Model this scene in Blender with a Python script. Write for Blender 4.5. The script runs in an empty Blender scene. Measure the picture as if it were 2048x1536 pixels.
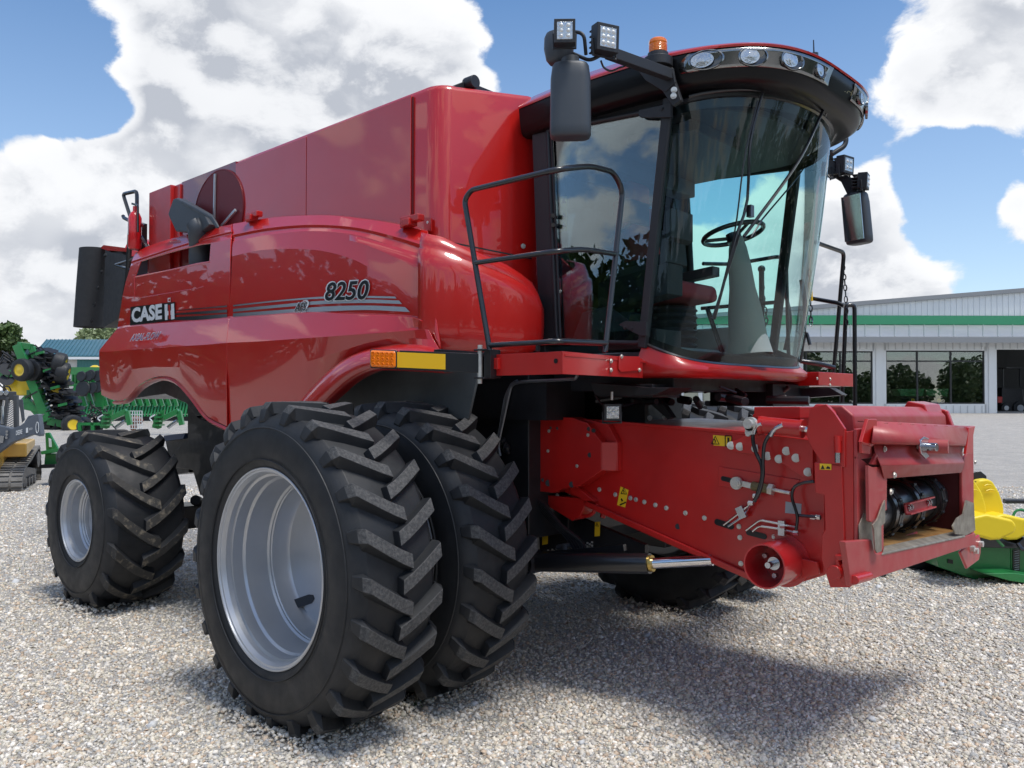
import bpy, math, random
import numpy as np
from mathutils import Vector, Matrix
random.seed(7); rng = np.random.default_rng(7)
scene = bpy.context.scene
rad = math.radians
# ------------------------------------------------------------------ camera
CP = Vector((4.306, -5.0754, 1.891)); YAW, PITCH, ROLL, FPX = rad(133.462), rad(1.003), rad(.113), 1668.4
cf = Vector((math.cos(YAW)*math.cos(PITCH), math.sin(YAW)*math.cos(PITCH), math.sin(PITCH)))
_r = Vector((math.sin(YAW), -math.cos(YAW), 0)); _u = _r.cross(cf)
cr = _r*math.cos(ROLL)+_u*math.sin(ROLL); cu = -_r*math.sin(ROLL)+_u*math.cos(ROLL)
cam = bpy.data.cameras.new('camera'); camo = bpy.data.objects.new('camera', cam)
scene.collection.objects.link(camo)
camo.matrix_world = Matrix(((cr.x, cu.x, -cf.x, CP.x), (cr.y, cu.y, -cf.y, CP.y), (cr.z, cu.z, -cf.z, CP.z), (0, 0, 0, 1)))
cam.sensor_width = 36; cam.lens = 36*FPX/2048; cam.clip_start = .05; cam.clip_end = 3000
scene.camera = camo
# ------------------------------------------------------------------ light
SUN = Vector((.38, .02, 1)).normalized()          # towards the sun: almost overhead, a little behind the machine
sl = bpy.data.lights.new('sun', 'SUN'); sl.energy = 2.5; sl.angle = rad(17); sl.color = (1, .965, .91)
so = bpy.data.objects.new('sun', sl); scene.collection.objects.link(so)
so.rotation_euler = SUN.to_track_quat('Z', 'Y').to_euler()
scene.view_settings.view_transform = 'Standard'; scene.view_settings.look = 'None'
scene.view_settings.exposure = .22; scene.view_settings.gamma = 1
scene.cycles.max_bounces = 6; scene.cycles.diffuse_bounces = 3; scene.cycles.transparent_max_bounces = 12
scene.cycles.use_denoising = True

def mathn(nt, op, a, b=None, c=None, clamp=False):
    n = nt.nodes.new('ShaderNodeMath'); n.operation = op; n.use_clamp = clamp
    for i, v in enumerate((a, b, c)):
        if v is None: continue
        if isinstance(v, (int, float)): n.inputs[i].default_value = v
        else: nt.links.new(v, n.inputs[i])
    return n.outputs[0]
def vmath(nt, op, a, b=None):
    n = nt.nodes.new('ShaderNodeVectorMath'); n.operation = op
    for i, v in enumerate((a, b)):
        if v is None: continue
        if isinstance(v, (tuple, Vector)): n.inputs[i].default_value = tuple(v)
        else: nt.links.new(v, n.inputs[i])
    return n
def noise(nt, vec, scale, detail=5, rough=.55, dist=0):
    n = nt.nodes.new('ShaderNodeTexNoise'); n.inputs['Scale'].default_value = scale; n.inputs['Detail'].default_value = detail
    n.inputs['Roughness'].default_value = rough; n.inputs['Distortion'].default_value = dist
    if vec is not None: nt.links.new(vec, n.inputs['Vector'])
    return n.outputs['Fac']
def mapr(nt, v, a, b, c=0, d=1, smooth=False):
    n = nt.nodes.new('ShaderNodeMapRange'); n.interpolation_type = 'SMOOTHSTEP' if smooth else 'LINEAR'
    nt.links.new(v, n.inputs[0])
    for i, x in enumerate((a, b, c, d)): n.inputs[i+1].default_value = x
    return n.outputs[0]
def mixc(nt, f, a, b):
    n = nt.nodes.new('ShaderNodeMix'); n.data_type = 'RGBA'
    for s, v in ((0, f), (6, a), (7, b)):
        if isinstance(v, (int, float)): n.inputs[s].default_value = v
        elif isinstance(v, tuple): n.inputs[s].default_value = (*v[:3], 1)
        else: nt.links.new(v, n.inputs[s])
    return n.outputs[2]

def pdir(px, py):
    return (cf+cr*((px-1024)/FPX)-cu*((py-768)/FPX)).normalized()
world = bpy.data.worlds.new('World'); scene.world = world; world.use_nodes = True
nt = world.node_tree; nt.nodes.clear()
sky = nt.nodes.new('ShaderNodeTexSky'); sky.sky_type = 'NISHITA'; sky.sun_disc = False
sky.sun_elevation = math.asin(SUN.z); sky.sun_rotation = math.atan2(SUN.x, SUN.y)
sky.air_density = 1.0; sky.dust_density = .3; sky.ozone_density = 2.2
tc = nt.nodes.new('ShaderNodeTexCoord'); D = tc.outputs['Generated']
sq = vmath(nt, 'MULTIPLY', D, (1, 1, 1.5)).outputs[0]
def vor3(vec, sc, rnd=.9):
    v = nt.nodes.new('ShaderNodeTexVoronoi'); v.feature = 'SMOOTH_F1'; v.inputs['Scale'].default_value = sc; v.inputs['Smoothness'].default_value = .35; v.inputs['Randomness'].default_value = rnd
    nt.links.new(vec, v.inputs['Vector']); return v.outputs['Distance']
def warp(vec, sc, amt):
    n = nt.nodes.new('ShaderNodeTexNoise'); n.inputs['Scale'].default_value = sc; n.inputs['Detail'].default_value = 5; nt.links.new(vec, n.inputs['Vector'])
    c_ = vmath(nt, 'SUBTRACT', n.outputs['Color'], (.5, .5, .5)); m_ = vmath(nt, 'MULTIPLY', c_.outputs[0], (amt, amt, amt)); return vmath(nt, 'ADD', vec, m_.outputs[0]).outputs[0]
def puff(vec):
    w1 = warp(vec, 6, .10)
    a_ = mathn(nt, 'MULTIPLY', mathn(nt, 'SUBTRACT', noise(nt, vec, 2.3, 3, .5), .5), 1.0)
    b_ = mathn(nt, 'MULTIPLY', mathn(nt, 'SUBTRACT', .42, vor3(w1, 7.5)), .42)
    c_ = mathn(nt, 'MULTIPLY', mathn(nt, 'SUBTRACT', .42, vor3(w1, 19)), .20)
    d_ = mathn(nt, 'MULTIPLY', mathn(nt, 'SUBTRACT', noise(nt, w1, 26, 5, .65), .5), .26)
    return mathn(nt, 'ADD', mathn(nt, 'ADD', a_, b_), mathn(nt, 'ADD', c_, d_))
big = puff(sq)
big2 = puff(vmath(nt, 'ADD', sq, (SUN.x*.03, SUN.y*.03, .045)).outputs[0])
cov = mathn(nt, 'MULTIPLY', big, 1.7)
def blob(px, py, r, amp, cov):
    d = pdir(px, py); rr = r/FPX
    dt = vmath(nt, 'DOT_PRODUCT', D, d).outputs['Value']
    return mathn(nt, 'ADD', cov, mapr(nt, dt, math.cos(rr*1.9), 1, 0, amp*1.4, True))
for b in [(620, 130, 380, .22), (860, 110, 230, .2), (250, 420, 300, .18), (110, 270, 170, .16), (340, 50, 200, .2), (930, 200, 120, .14), (60, 560, 280, .12), (500, 420, 200, .1),
          (1890, 190, 250, .38), (1960, 60, 170, .1), (1880, 500, 170, .34), (1700, 600, 150, .16), (2040, 600, 180, .14), (1480, 470, 190, .26), (1330, 560, 150, .14),
          (60, 60, 130, -.46), (20, 170, 120, -.42), (170, 130, 80, -.34), (560, 30, 60, -.1), (230, 230, 40, -.2), (110, 240, 100, .16), (430, 290, 50, -.45), (190, 190, 60, -.15), (1180, 80, 190, -.40), (1420, 40, 230, -.40), (1600, 80, 110, -.22), (1560, 280, 150, -.2), (1110, 250, 110, -.24),
          (1770, 375, 105, -.55), (1900, 350, 60, -.3), (2000, 430, 120, -.60), (1930, 520, 60, -.2), (1660, 130, 60, -.14), (2048, 10, 90, -.14), (300, 640, 240, .1)]:
    cov = blob(*b, cov)
# extra unseen cloud behind the camera and overhead, added to neutralise ambient light
back = vmath(nt, 'DOT_PRODUCT', D, (-cf.x*.75, -cf.y*.75, .66)).outputs['Value']
cov = mathn(nt, 'ADD', cov, mapr(nt, back, .25, .8, .0, .16, True))
zc = nt.nodes.new('ShaderNodeSeparateXYZ'); nt.links.new(D, zc.inputs[0]); Z = zc.outputs[2]
cov = mathn(nt, 'ADD', cov, mapr(nt, Z, .0, .14, .08, -.05, True))
mask = mapr(nt, cov, .0, .16, 0, 1, True)
lit = mapr(nt, mathn(nt, 'SUBTRACT', big, big2), -.10, .12, 0, 1, True)
thick = mapr(nt, cov, .12, .65, 0, 1, True)
low = mapr(nt, noise(nt, sq, 4.2, 3, .5), .38, .62, .35, 1, True)
shade = mathn(nt, 'SUBTRACT', 1, mathn(nt, 'MULTIPLY', mathn(nt, 'MULTIPLY', thick, low), mapr(nt, lit, 0, 1, 1.0, .25)))
shade = mathn(nt, 'SUBTRACT', shade, mapr(nt, lit, 0, .6, .22, 0))
ccol = mixc(nt, shade, (.45, .48, .54), (.87, .88, .90))
skyb = nt.nodes.new('ShaderNodeBackground'); skyb.inputs[1].default_value = .14
hs = nt.nodes.new('ShaderNodeHueSaturation'); hs.inputs['Saturation'].default_value = 1.15; hs.inputs['Value'].default_value = 1
nt.links.new(sky.outputs[0], hs.inputs['Color'])
nt.links.new(mixc(nt, mapr(nt, Z, .0, .45, .35, .0), hs.outputs[0], (5.2, 5.9, 7.0)), skyb.inputs[0])
clb = nt.nodes.new('ShaderNodeBackground'); nt.links.new(ccol, clb.inputs[0]); clb.inputs[1].default_value = 1.0
mx = nt.nodes.new('ShaderNodeMixShader'); nt.links.new(mask, mx.inputs[0]); nt.links.new(skyb.outputs[0], mx.inputs[1]); nt.links.new(clb.outputs[0], mx.inputs[2])
wo = nt.nodes.new('ShaderNodeOutputWorld'); nt.links.new(mx.outputs[0], wo.inputs[0])
world.cycles.sampling_method = 'MANUAL'; world.cycles.sample_map_resolution = 512

# ------------------------------------------------------------------ helpers
def U(px, py, x=None, y=None, z=None):
    """point of the plane x=, y= or z= (machine coordinates, metres) that was measured at this place of the photograph"""
    d = cf+cr*((px-1024)/FPX)-cu*((py-768)/FPX)
    a, v = (0, x) if x is not None else (1, y) if y is not None else (2, z)
    return CP+d*((v-CP[a])/d[a])
def UD(px, py, dep):
    return CP+(cf+cr*((px-1024)/FPX)-cu*((py-768)/FPX))*dep
def V(*a): return Vector(a)
def catmull(P, n):
    P = [Vector(p) for p in P]
    if len(P) == 2: return [P[0].lerp(P[1], i/(n-1)) for i in range(n)]
    d = [0]
    for a, b in zip(P, P[1:]): d.append(d[-1]+(b-a).length)
    out = []
    for i in range(n):
        s = d[-1]*i/(n-1); k = 0
        while k < len(P)-2 and s > d[k+1]: k += 1
        t = (s-d[k])/max(d[k+1]-d[k], 1e-9)
        p0 = P[k-1] if k else P[0]*2-P[1]; p1, p2 = P[k], P[k+1]; p3 = P[k+2] if k+2 < len(P) else P[-1]*2-P[-2]
        out.append(.5*((2*p1)+(p2-p0)*t+(2*p0-5*p1+4*p2-p3)*t*t+(3*p1-p0-3*p2+p3)*t**3))
    return out
def fillet(P, r, k=6):
    P = [Vector(p) for p in P]; out = [P[0]]
    for a, b, c in zip(P, P[1:], P[2:]):
        u, v = (a-b), (c-b); l = min(r, u.length*.45, v.length*.45); s, e = b+u.normalized()*l, b+v.normalized()*l
        for i in range(k+1):
            t = i/k; out.append(s*(1-t)**2+b*2*t*(1-t)+e*t*t)
    return out+[P[-1]]
class MB:
    def __init__(s): s.v = []; s.f = []; s.m = []; s.mi = 0
    def add(s, vs, fs):
        o = len(s.v); s.v += [tuple(v) for v in vs]; s.f += [tuple(i+o for i in f) for f in fs]; s.m += [s.mi]*len(fs); return s
    def mat(s, i): s.mi = i; return s
    def box(s, x0, x1, y0, y1, z0, z1):
        return s.add([(x, y, z) for x in (x0, x1) for y in (y0, y1) for z in (z0, z1)],
                     [(0, 1, 3, 2), (4, 6, 7, 5), (0, 4, 5, 1), (2, 3, 7, 6), (0, 2, 6, 4), (1, 5, 7, 3)])
    def obox(s, c, ax, ay, az):
        c, ax, ay, az = map(Vector, (c, ax, ay, az))
        return s.add([c+ax*i+ay*j+az*k for i in (-1, 1) for j in (-1, 1) for k in (-1, 1)],
                     [(0, 1, 3, 2), (4, 6, 7, 5), (0, 4, 5, 1), (2, 3, 7, 6), (0, 2, 6, 4), (1, 5, 7, 3)])
    def bar(s, p, q, w, h, up=(0, 0, 1)):
        p, q = Vector(p), Vector(q); d = q-p; a = d.cross(Vector(up)).normalized(); b = a.cross(d).normalized()
        return s.obox((p+q)/2, d/2, a*w/2, b*h/2)
    def slab(s, P, vec):
        P = [Vector(p) for p in P]; vec = Vector(vec); n = len(P)
        return s.add(P+[p+vec for p in P], [tuple(range(n)), tuple(range(2*n-1, n-1, -1))]+[(i, i+n, (i+1) % n+n, (i+1) % n) for i in range(n)])
    def poly(s, P): return s.add(P, [tuple(range(len(P)))])
    def tube(s, P, r, n=10, caps=True, r2=None):
        P = [Vector(p) for p in P]; t0 = (P[1]-P[0]).normalized(); a = t0.orthogonal().normalized(); vs = []; fs = []
        for i, p in enumerate(P):
            t = ((P[min(i+1, len(P)-1)]-p).normalized()+(p-P[max(i-1, 0)]).normalized()); t = t.normalized() if t.length > 1e-6 else t0
            a = (a-t*a.dot(t)).normalized(); b = t.cross(a)
            rr = r if r2 is None else r+(r2-r)*i/(len(P)-1)
            vs += [p+(a*math.cos(2*math.pi*k/n)+b*math.sin(2*math.pi*k/n))*rr for k in range(n)]
            if i: fs += [((i-1)*n+k, (i-1)*n+(k+1) % n, i*n+(k+1) % n, i*n+k) for k in range(n)]
        if caps: fs += [tuple(range(n-1, -1, -1)), tuple((len(P)-1)*n+k for k in range(n))]
        return s.add(vs, fs)
    def cyl(s, p, q, r, r2=None, n=24): return s.tube([p, q], r, n, True, r if r2 is None else r2)
    def lathe(s, c, ax, prof, n=48, a0=0, a1=2*math.pi):
        """prof = [(offset along ax, radius)...]"""
        c, ax = Vector(c), Vector(ax).normalized(); e = Vector((0, 0, 1)) if abs(ax.z) < .9 else Vector((1, 0, 0))
        a = (e-ax*e.dot(ax)).normalized(); b = ax.cross(a); full = abs(a1-a0-2*math.pi) < 1e-6; m = n if full else n+1; vs = []; fs = []
        for (h, r) in prof: vs += [c+ax*h+(a*math.cos(a0+(a1-a0)*k/n)+b*math.sin(a0+(a1-a0)*k/n))*r for k in range(m)]
        for j in range(len(prof)-1):
            fs += [(j*m+k, j*m+(k+1) % m, (j+1)*m+(k+1) % m, (j+1)*m+k) for k in range(n)]
        return s.add(vs, fs)
    def grid(s, rows, closed=False):
        n = len(rows[0]); vs = [p for r in rows for p in r]; fs = []
        for j in range(len(rows)-1):
            for k in range(n if closed else n-1): fs.append((j*n+k, j*n+(k+1) % n, (j+1)*n+(k+1) % n, (j+1)*n+k))
        return s.add(vs, fs)
    def ball(s, c, r, n=12, sc=(1, 1, 1)):
        c = Vector(c); rows = [[c+Vector((math.cos(2*math.pi*k/n)*math.sin(t)*sc[0], math.sin(2*math.pi*k/n)*math.sin(t)*sc[1], math.cos(t)*sc[2]))*r for k in range(n)] for t in [math.pi*j/(n//2) for j in range(n//2+1)]]
        return s.grid(rows, True)
    def bolt(s, p, nrm, r=.012, h=.01):
        p, nrm = Vector(p), Vector(nrm).normalized(); s.cyl(p, p+nrm*h*.35, r*1.5, n=12); return s.cyl(p, p+nrm*h, r, n=6)
    def build(s, name, mats, parent=None, smooth=35, bevel=0, solid=0, loc=None, seg=2):
        me = bpy.data.meshes.new(name); me.from_pydata(s.v, [], s.f)
        mats = mats if isinstance(mats, (list, tuple)) else [mats]
        for m in mats: me.materials.append(m)
        if any(s.m): me.polygons.foreach_set('material_index', s.m)
        import bmesh
        bm = bmesh.new(); bm.from_mesh(me); bmesh.ops.remove_doubles(bm, verts=bm.verts, dist=1e-5); bmesh.ops.recalc_face_normals(bm, faces=bm.faces); bm.to_mesh(me); bm.free()
        if smooth: me.shade_smooth(); me.set_sharp_from_angle(angle=rad(smooth))
        o = bpy.data.objects.new(name, me); scene.collection.objects.link(o)
        if parent: o.parent = parent
        if loc: o.location = loc
        if solid: m = o.modifiers.new('solid', 'SOLIDIFY'); m.thickness = solid; m.offset = 0
        if bevel: m = o.modifiers.new('bevel', 'BEVEL'); m.width = bevel; m.segments = seg; m.limit_method = 'ANGLE'; m.angle_limit = rad(28); m.harden_normals = True
        return o
def tag(o, label=None, cat=None, group=None, kind=None):
    if label: o['label'] = label
    if cat: o['category'] = cat
    if group: o['group'] = group
    if kind: o['kind'] = kind
    return o
def empty(name, loc=(0, 0, 0), rz=0, parent=None):
    o = bpy.data.objects.new(name, None); scene.collection.objects.link(o); o.location = loc; o.rotation_euler.z = rz
    o.empty_display_size = .1
    if parent: o.parent = parent
    return o
def copy_tree(o, parent=None):
    c = o.copy(); scene.collection.objects.link(c); c.parent = parent
    for ch in list(o.children): copy_tree(ch, c)
    return c
def text(name, body, mat, parent, O, X, Y, size=1, off=0, shear=0, ext=.0015, nrm=None, spacing=1):
    """flat lettering: O = lower left point, X = where the right end stands, Y = top of the capitals above O"""
    cu_ = bpy.data.curves.new(name, 'FONT'); cu_.body = body; cu_.offset = off; cu_.shear = shear; cu_.space_character = spacing; cu_.resolution_u = 3
    t = bpy.data.objects.new(name, cu_); scene.collection.objects.link(t)
    dg = bpy.context.evaluated_depsgraph_get(); me = bpy.data.meshes.new_from_object(t.evaluated_get(dg))
    bpy.data.objects.remove(t)
    xs = [v.co.x for v in me.vertices]; ys = [v.co.y for v in me.vertices]; x0, x1, y0, y1 = min(xs), max(xs), min(ys), max(ys)
    O, X, Y = Vector(O), Vector(X), Vector(Y); ex, ey = X-O, Y-O
    N = Vector(nrm) if nrm else ex.cross(ey).normalized()
    for v in me.vertices:
        v.co = O+ex*((v.co.x-x0)/(x1-x0))+ey*((v.co.y-y0)/(y1-y0))
    me.materials.clear(); me.materials.append(mat); me.name = name
    o = bpy.data.objects.new(name, me); scene.collection.objects.link(o); o.parent = parent
    return o

# ------------------------------------------------------------------ materials
def mat(name, col, rough=.5, metal=0, coat=0, var=0, vscale=8, bump=0, bscale=60, col2=None, thr=None, spec=None, emit=0, crough=.03, detail=6):
    m = bpy.data.materials.new(name); m.use_nodes = True; n = m.node_tree; b = n.nodes['Principled BSDF']
    b.inputs['Roughness'].default_value = rough; b.inputs['Metallic'].default_value = metal; b.inputs['Coat Weight'].default_value = coat; b.inputs['Coat Roughness'].default_value = crough
    b.inputs['Base Color'].default_value = (*col, 1)
    if spec is not None: b.inputs['Specular IOR Level'].default_value = spec
    t = n.nodes.new('ShaderNodeTexCoord'); P = t.outputs['Object']
    if col2 or var:
        f = noise(n, P, vscale, detail, .6)
        c2 = col2 or tuple(min(1, c*(1+var)) for c in col)
        c1 = col if col2 else tuple(c*(1-var) for c in col)
        lo, hi = thr or (.3, .7)
        n.links.new(mixc(n, mapr(n, f, lo, hi), c1, c2), b.inputs['Base Color'])
        n.links.new(mapr(n, noise(n, P, vscale*2.3, 4), .3, .7, rough*.85, min(1, rough*1.15)), b.inputs['Roughness'])
    if bump:
        bn = n.nodes.new('ShaderNodeBump'); bn.inputs['Strength'].default_value = 1; bn.inputs['Distance'].default_value = bump
        n.links.new(noise(n, P, bscale, 4), bn.inputs['Height']); n.links.new(bn.outputs[0], b.inputs['Normal'])
    if emit: b.inputs['Emission Color'].default_value = (*col, 1); b.inputs['Emission Strength'].default_value = emit
    return m
def glass(name, tint, refl=1.0, rough=.0, ior=1.45):
    m = bpy.data.materials.new(name); m.use_nodes = True; n = m.node_tree; n.nodes.clear()
    o = n.nodes.new('ShaderNodeOutputMaterial'); tr = n.nodes.new('ShaderNodeBsdfTransparent'); tr.inputs[0].default_value = (*tint, 1)
    g = n.nodes.new('ShaderNodeBsdfGlossy'); g.inputs['Roughness'].default_value = rough; g.inputs[0].default_value = (1, 1, 1, 1)
    fr = n.nodes.new('ShaderNodeFresnel'); fr.inputs[0].default_value = ior
    f = mathn(n, 'MULTIPLY', fr.outputs[0], refl, clamp=True); mi = n.nodes.new('ShaderNodeMixShader')
    n.links.new(f, mi.inputs[0]); n.links.new(tr.outputs[0], mi.inputs[1]); n.links.new(g.outputs[0], mi.inputs[2]); n.links.new(mi.outputs[0], o.inputs[0])
    return m
RED = mat('red_paint', (.52, .009, .006), .34, 0, 1.0, var=.05, vscale=1.2, crough=.02, bump=.0011, bscale=1.5)
RED.node_tree.nodes['Principled BSDF'].inputs['Coat IOR'].default_value = 1.5
REDM = mat('red_frame_paint', (.48, .012, .010), .38, 0, .5, var=.12, vscale=3, crough=.15)
REDW = mat('worn_red_paint', (.42, .035, .038), .5, 0, .25, crough=.3, col2=(.42, .08, .07), vscale=5, thr=(.4, .7))
BLK = mat('black_paint', (.012, .013, .016), .3, 0, .6, crough=.12)
DRK = mat('dark_frame', (.010, .011, .014), .5, 0, .2, var=.3, vscale=6)
PLS = mat('black_plastic', (.022, .024, .028), .48, 0, 0, bump=.0004, bscale=300)
GRP = mat('grey_plastic', (.055, .065, .078), .45, 0, 0, bump=.0004, bscale=300)
LIN = mat('wheel_well_liner', (.085, .10, .105), .6, 0, 0, var=.2, vscale=4)
RUB = mat('tyre_rubber', (.012, .014, .017), .58, 0, 0, col2=(.024, .026, .03), vscale=5, thr=(.4, .75), bump=.0006, bscale=90)
LUG = mat('worn_lug_face', (.045, .047, .05), .75, 0, 0, col2=(.15, .148, .145), vscale=60, thr=(.40, .85), bump=.003, bscale=140)
LUGB = mat('muddy_lug_face', (.045, .044, .042), .8, 0, 0, col2=(.28, .24, .18), vscale=16, thr=(.52, .75), bump=.003, bscale=90)
SIL = mat('silver_rim_paint', (.52, .54, .57), .36, .6, .15, var=.06, vscale=3, crough=.1)
STL = mat('bright_steel', (.5, .52, .55), .22, 1)
ZNC = mat('zinc_bolt', (.66, .65, .60), .38, .6, var=.15, vscale=40)
SMK = mat('smoked_chrome', (.30, .31, .31), .16, .95)
CHR = mat('chrome', (.72, .72, .74), .06, 1)
DST = mat('drum_steel', (.12, .125, .135), .32, .9, col2=(.24, .25, .26), vscale=5, thr=(.35, .7))
SCR = mat('scratched_steel', (.24, .21, .17), .5, .55, col2=(.42, .38, .31), vscale=14, thr=(.35, .65))
RST = mat('rusty_floor_plate', (.30, .13, .03), .55, .3, col2=(.48, .30, .12), vscale=9, thr=(.35, .7))
YEL = mat('yellow_decal', (.85, .55, .02), .4)
YRF = mat('yellow_reflector', (.85, .50, .02), .25, coat=.5)
ORG = mat('orange_lens', (.95, .22, .01), .15, coat=1)
WHT = mat('white_decal', (.72, .75, .76), .4)
NVY = mat('navy_decal', (.02, .05, .16), .4)
BKD = mat('black_decal', (.006, .007, .01), .3)
GRYD = mat('grey_decal', (.30, .34, .37), .35)
LENS = mat('lamp_reflector', (.55, .58, .6), .12, .8, bump=.004, bscale=45)
LGL = glass('lamp_glass', (.9, .92, .93), 1.3)
GW = glass('windshield_glass', (.80, .95, .92), .8)
GD = glass('door_glass', (.55, .66, .70), 2.4)
JDG = mat('green_paint', (.02, .21, .055), .35, 0, .5, var=.15, vscale=3, crough=.1)
JDY = mat('yellow_paint', (.80, .56, .02), .35, 0, .4, var=.05, vscale=3)
JDYS = mat('yellow_seat_vinyl', (.88, .66, .02), .42, 0, 0, bump=.0015, bscale=20)
# ------------------------------------------------------------------ ground
FH = Vector((math.cos(YAW), math.sin(YAW), 0)); RH = Vector((math.sin(YAW), -math.cos(YAW), 0))
def gz(x, y):
    s = min((x-CP.x)*FH.x+(y-CP.y)*FH.y, 85)-14
    return .03*((math.sqrt(s*s+16)+s)/2)-.008
def gp(s, l):
    """ground point s metres ahead of the camera and l metres to its right"""
    p = Vector((CP.x, CP.y, 0))+FH*s+RH*l; p.z = gz(p.x, p.y); return p
ss = [-600, -200, -80, -40, -20]+list(np.linspace(-10, 20, 31))+list(np.linspace(22, 90, 35))+[110, 150, 250, 500, 1200]
ls = [-1200, -400, -200, -120]+list(np.linspace(-80, 80, 65))+[120, 200, 400, 1200]
g = MB(); g.grid([[gp(s, l) for l in ls] for s in ss])
m = bpy.data.materials.new('gravel_ground'); m.use_nodes = True; n = m.node_tree; b = n.nodes['Principled BSDF']
P = n.nodes.new('ShaderNodeTexCoord').outputs['Object']
def vor(scale, feat='F1'):
    v = n.nodes.new('ShaderNodeTexVoronoi'); v.inputs['Scale'].default_value = scale; v.feature = feat; n.links.new(P, v.inputs['Vector']); return v
v1, v2 = vor(68), vor(140)
rmp = n.nodes.new('ShaderNodeValToRGB'); el = rmp.color_ramp.elements
el[0].position = 0; el[0].color = (.40, .37, .33, 1); el[1].position = 1; el[1].color = (.78, .76, .72, 1)
for p_, c_ in ((.25, (.58, .56, .53)), (.5, (.64, .59, .52)), (.62, (.52, .44, .36)), (.72, (.72, .70, .67)), (.85, (.46, .47, .48))):
    e = el.new(p_); e.color = (*c_, 1)
sep = n.nodes.new('ShaderNodeSeparateColor'); n.links.new(v1.outputs['Color'], sep.inputs[0]); n.links.new(sep.outputs[0], rmp.inputs[0])
crack = mapr(n, v1.outputs['Distance'], .3, .65, 1, .55)
lo = noise(n, P, 2.2, 8, .75)
c = mixc(n, crack, (.2, .18, .16), rmp.outputs[0])
cc = n.nodes.new('ShaderNodeMix'); cc.data_type = 'RGBA'; cc.blend_type = 'MULTIPLY'; cc.inputs[0].default_value = 1
n.links.new(c, cc.inputs[6]); n.links.new(mixc(n, mapr(n, lo, .32, .68), (.86, .86, .86), (1.22, 1.20, 1.16)), cc.inputs[7])
n.links.new(cc.outputs[2], b.inputs['Base Color']); b.inputs['Roughness'].default_value = .85
bp = n.nodes.new('ShaderNodeBump'); bp.inputs['Distance'].default_value = .012
n.links.new(mathn(n, 'ADD', mapr(n, v1.outputs['Distance'], 0, .7, 1, 0), mathn(n, 'MULTIPLY', mapr(n, v2.outputs['Distance'], 0, .7, 1, 0), .4)), bp.inputs['Height']); n.links.new(bp.outputs[0], b.inputs['Normal'])
tag(g.build('gravel_ground', m, smooth=60), kind='structure')

# loose crushed stone lying on it, as real stones near the camera
NS = 250000
t = rng.random(NS); s = 1.9*np.exp(t*math.log(17/1.9)); l = (rng.random(NS)-.5)*2*(s*.78+.6)
px_ = CP.x+FH.x*s+RH.x*l; py_ = CP.y+FH.y*s+RH.y*l
pz_ = np.array([gz(a, b_) for a, b_ in zip(px_, py_)])
for (tx, ty, hw) in ((0, -2.3, .30), (0, -1.54, .30), (0, 1.54, .3), (-3.72, -1.98, .36)):     # stones pushed up round the tyres
    e_ = np.maximum(np.abs(px_-tx)/.36, np.abs(py_-ty)/hw); pz_ += np.where(e_ < 1.25, .026*np.clip((1.25-e_)/.35, 0, 1), 0)
size = (.0042+.0040*rng.random(NS)+.007*rng.random(NS)**6)*(1+.05*s); bigs = rng.random(NS) < .0005; size[bigs] *= 2.2
base = np.array([(-1, -1, -1), (1, -1, -1), (1, 1, -1), (-1, 1, -1), (-1, -1, 1), (1, -1, 1), (1, 1, 1), (-1, 1, 1)], float)
vv = base[None]*(1+(rng.random((NS, 8, 3))-.5)*.75)
vv[:, 4:, :2] *= .62; vv *= np.stack([size*(.8+.7*rng.random(NS)), size*(.7+.4*rng.random(NS)), size*.6*(.6+.6*rng.random(NS))], -1)[:, None]
def rot(v, ax, a):
    c_, s_ = np.cos(a)[:, None], np.sin(a)[:, None]; i, j = [(1, 2), (2, 0), (0, 1)][ax]; x, y = v[..., i].copy(), v[..., j].copy()
    v[..., i] = x*c_-y*s_; v[..., j] = x*s_+y*c_; return v
vv = rot(vv, 0, (rng.random(NS)-.5)*1.3); vv = rot(vv, 1, (rng.random(NS)-.5)*1.3); vv = rot(vv, 2, rng.random(NS)*6.28)
vv += np.stack([px_, py_, pz_+size*.28], -1)[:, None]
fa = np.array([(0, 3, 2, 1), (4, 5, 6, 7), (0, 1, 5, 4), (1, 2, 6, 5), (2, 3, 7, 6), (3, 0, 4, 7)])
me = bpy.data.meshes.new('loose_gravel'); me.vertices.add(NS*8); me.vertices.foreach_set('co', vv.ravel())
F = (fa[None]+np.arange(NS)[:, None, None]*8).reshape(-1, 4)
me.loops.add(F.size); me.loops.foreach_set('vertex_index', F.ravel()); me.polygons.add(len(F)); me.polygons.foreach_set('loop_start', np.arange(len(F))*4)
me.update(); me.validate()
pal = np.array([(.66, .63, .58), (.76, .73, .68), (.56, .54, .51), (.66, .59, .49), (.58, .47, .37), (.82, .80, .77), (.46, .47, .48), (.54, .52, .45), (.70, .66, .58)])
pal = pal*np.array([1.10, 1.07, 1.02]); colr = pal[rng.integers(0, len(pal), NS)]*(.78+.4*rng.random(NS))[:, None]; colr[bigs] = (.68, .69, .70)
at = me.color_attributes.new('stone', 'FLOAT_COLOR', 'POINT'); ca = np.ones((NS, 8, 4)); ca[..., :3] = colr[:, None]; at.data.foreach_set('color', ca.ravel())
m = bpy.data.materials.new('loose_stone'); m.use_nodes = True; n = m.node_tree; b = n.nodes['Principled BSDF']; b.inputs['Roughness'].default_value = .8
an = n.nodes.new('ShaderNodeAttribute'); an.attribute_name = 'stone'
P = n.nodes.new('ShaderNodeTexCoord').outputs['Object']
cc = n.nodes.new('ShaderNodeMix'); cc.data_type = 'RGBA'; cc.blend_type = 'MULTIPLY'; cc.inputs[0].default_value = 1
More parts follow.
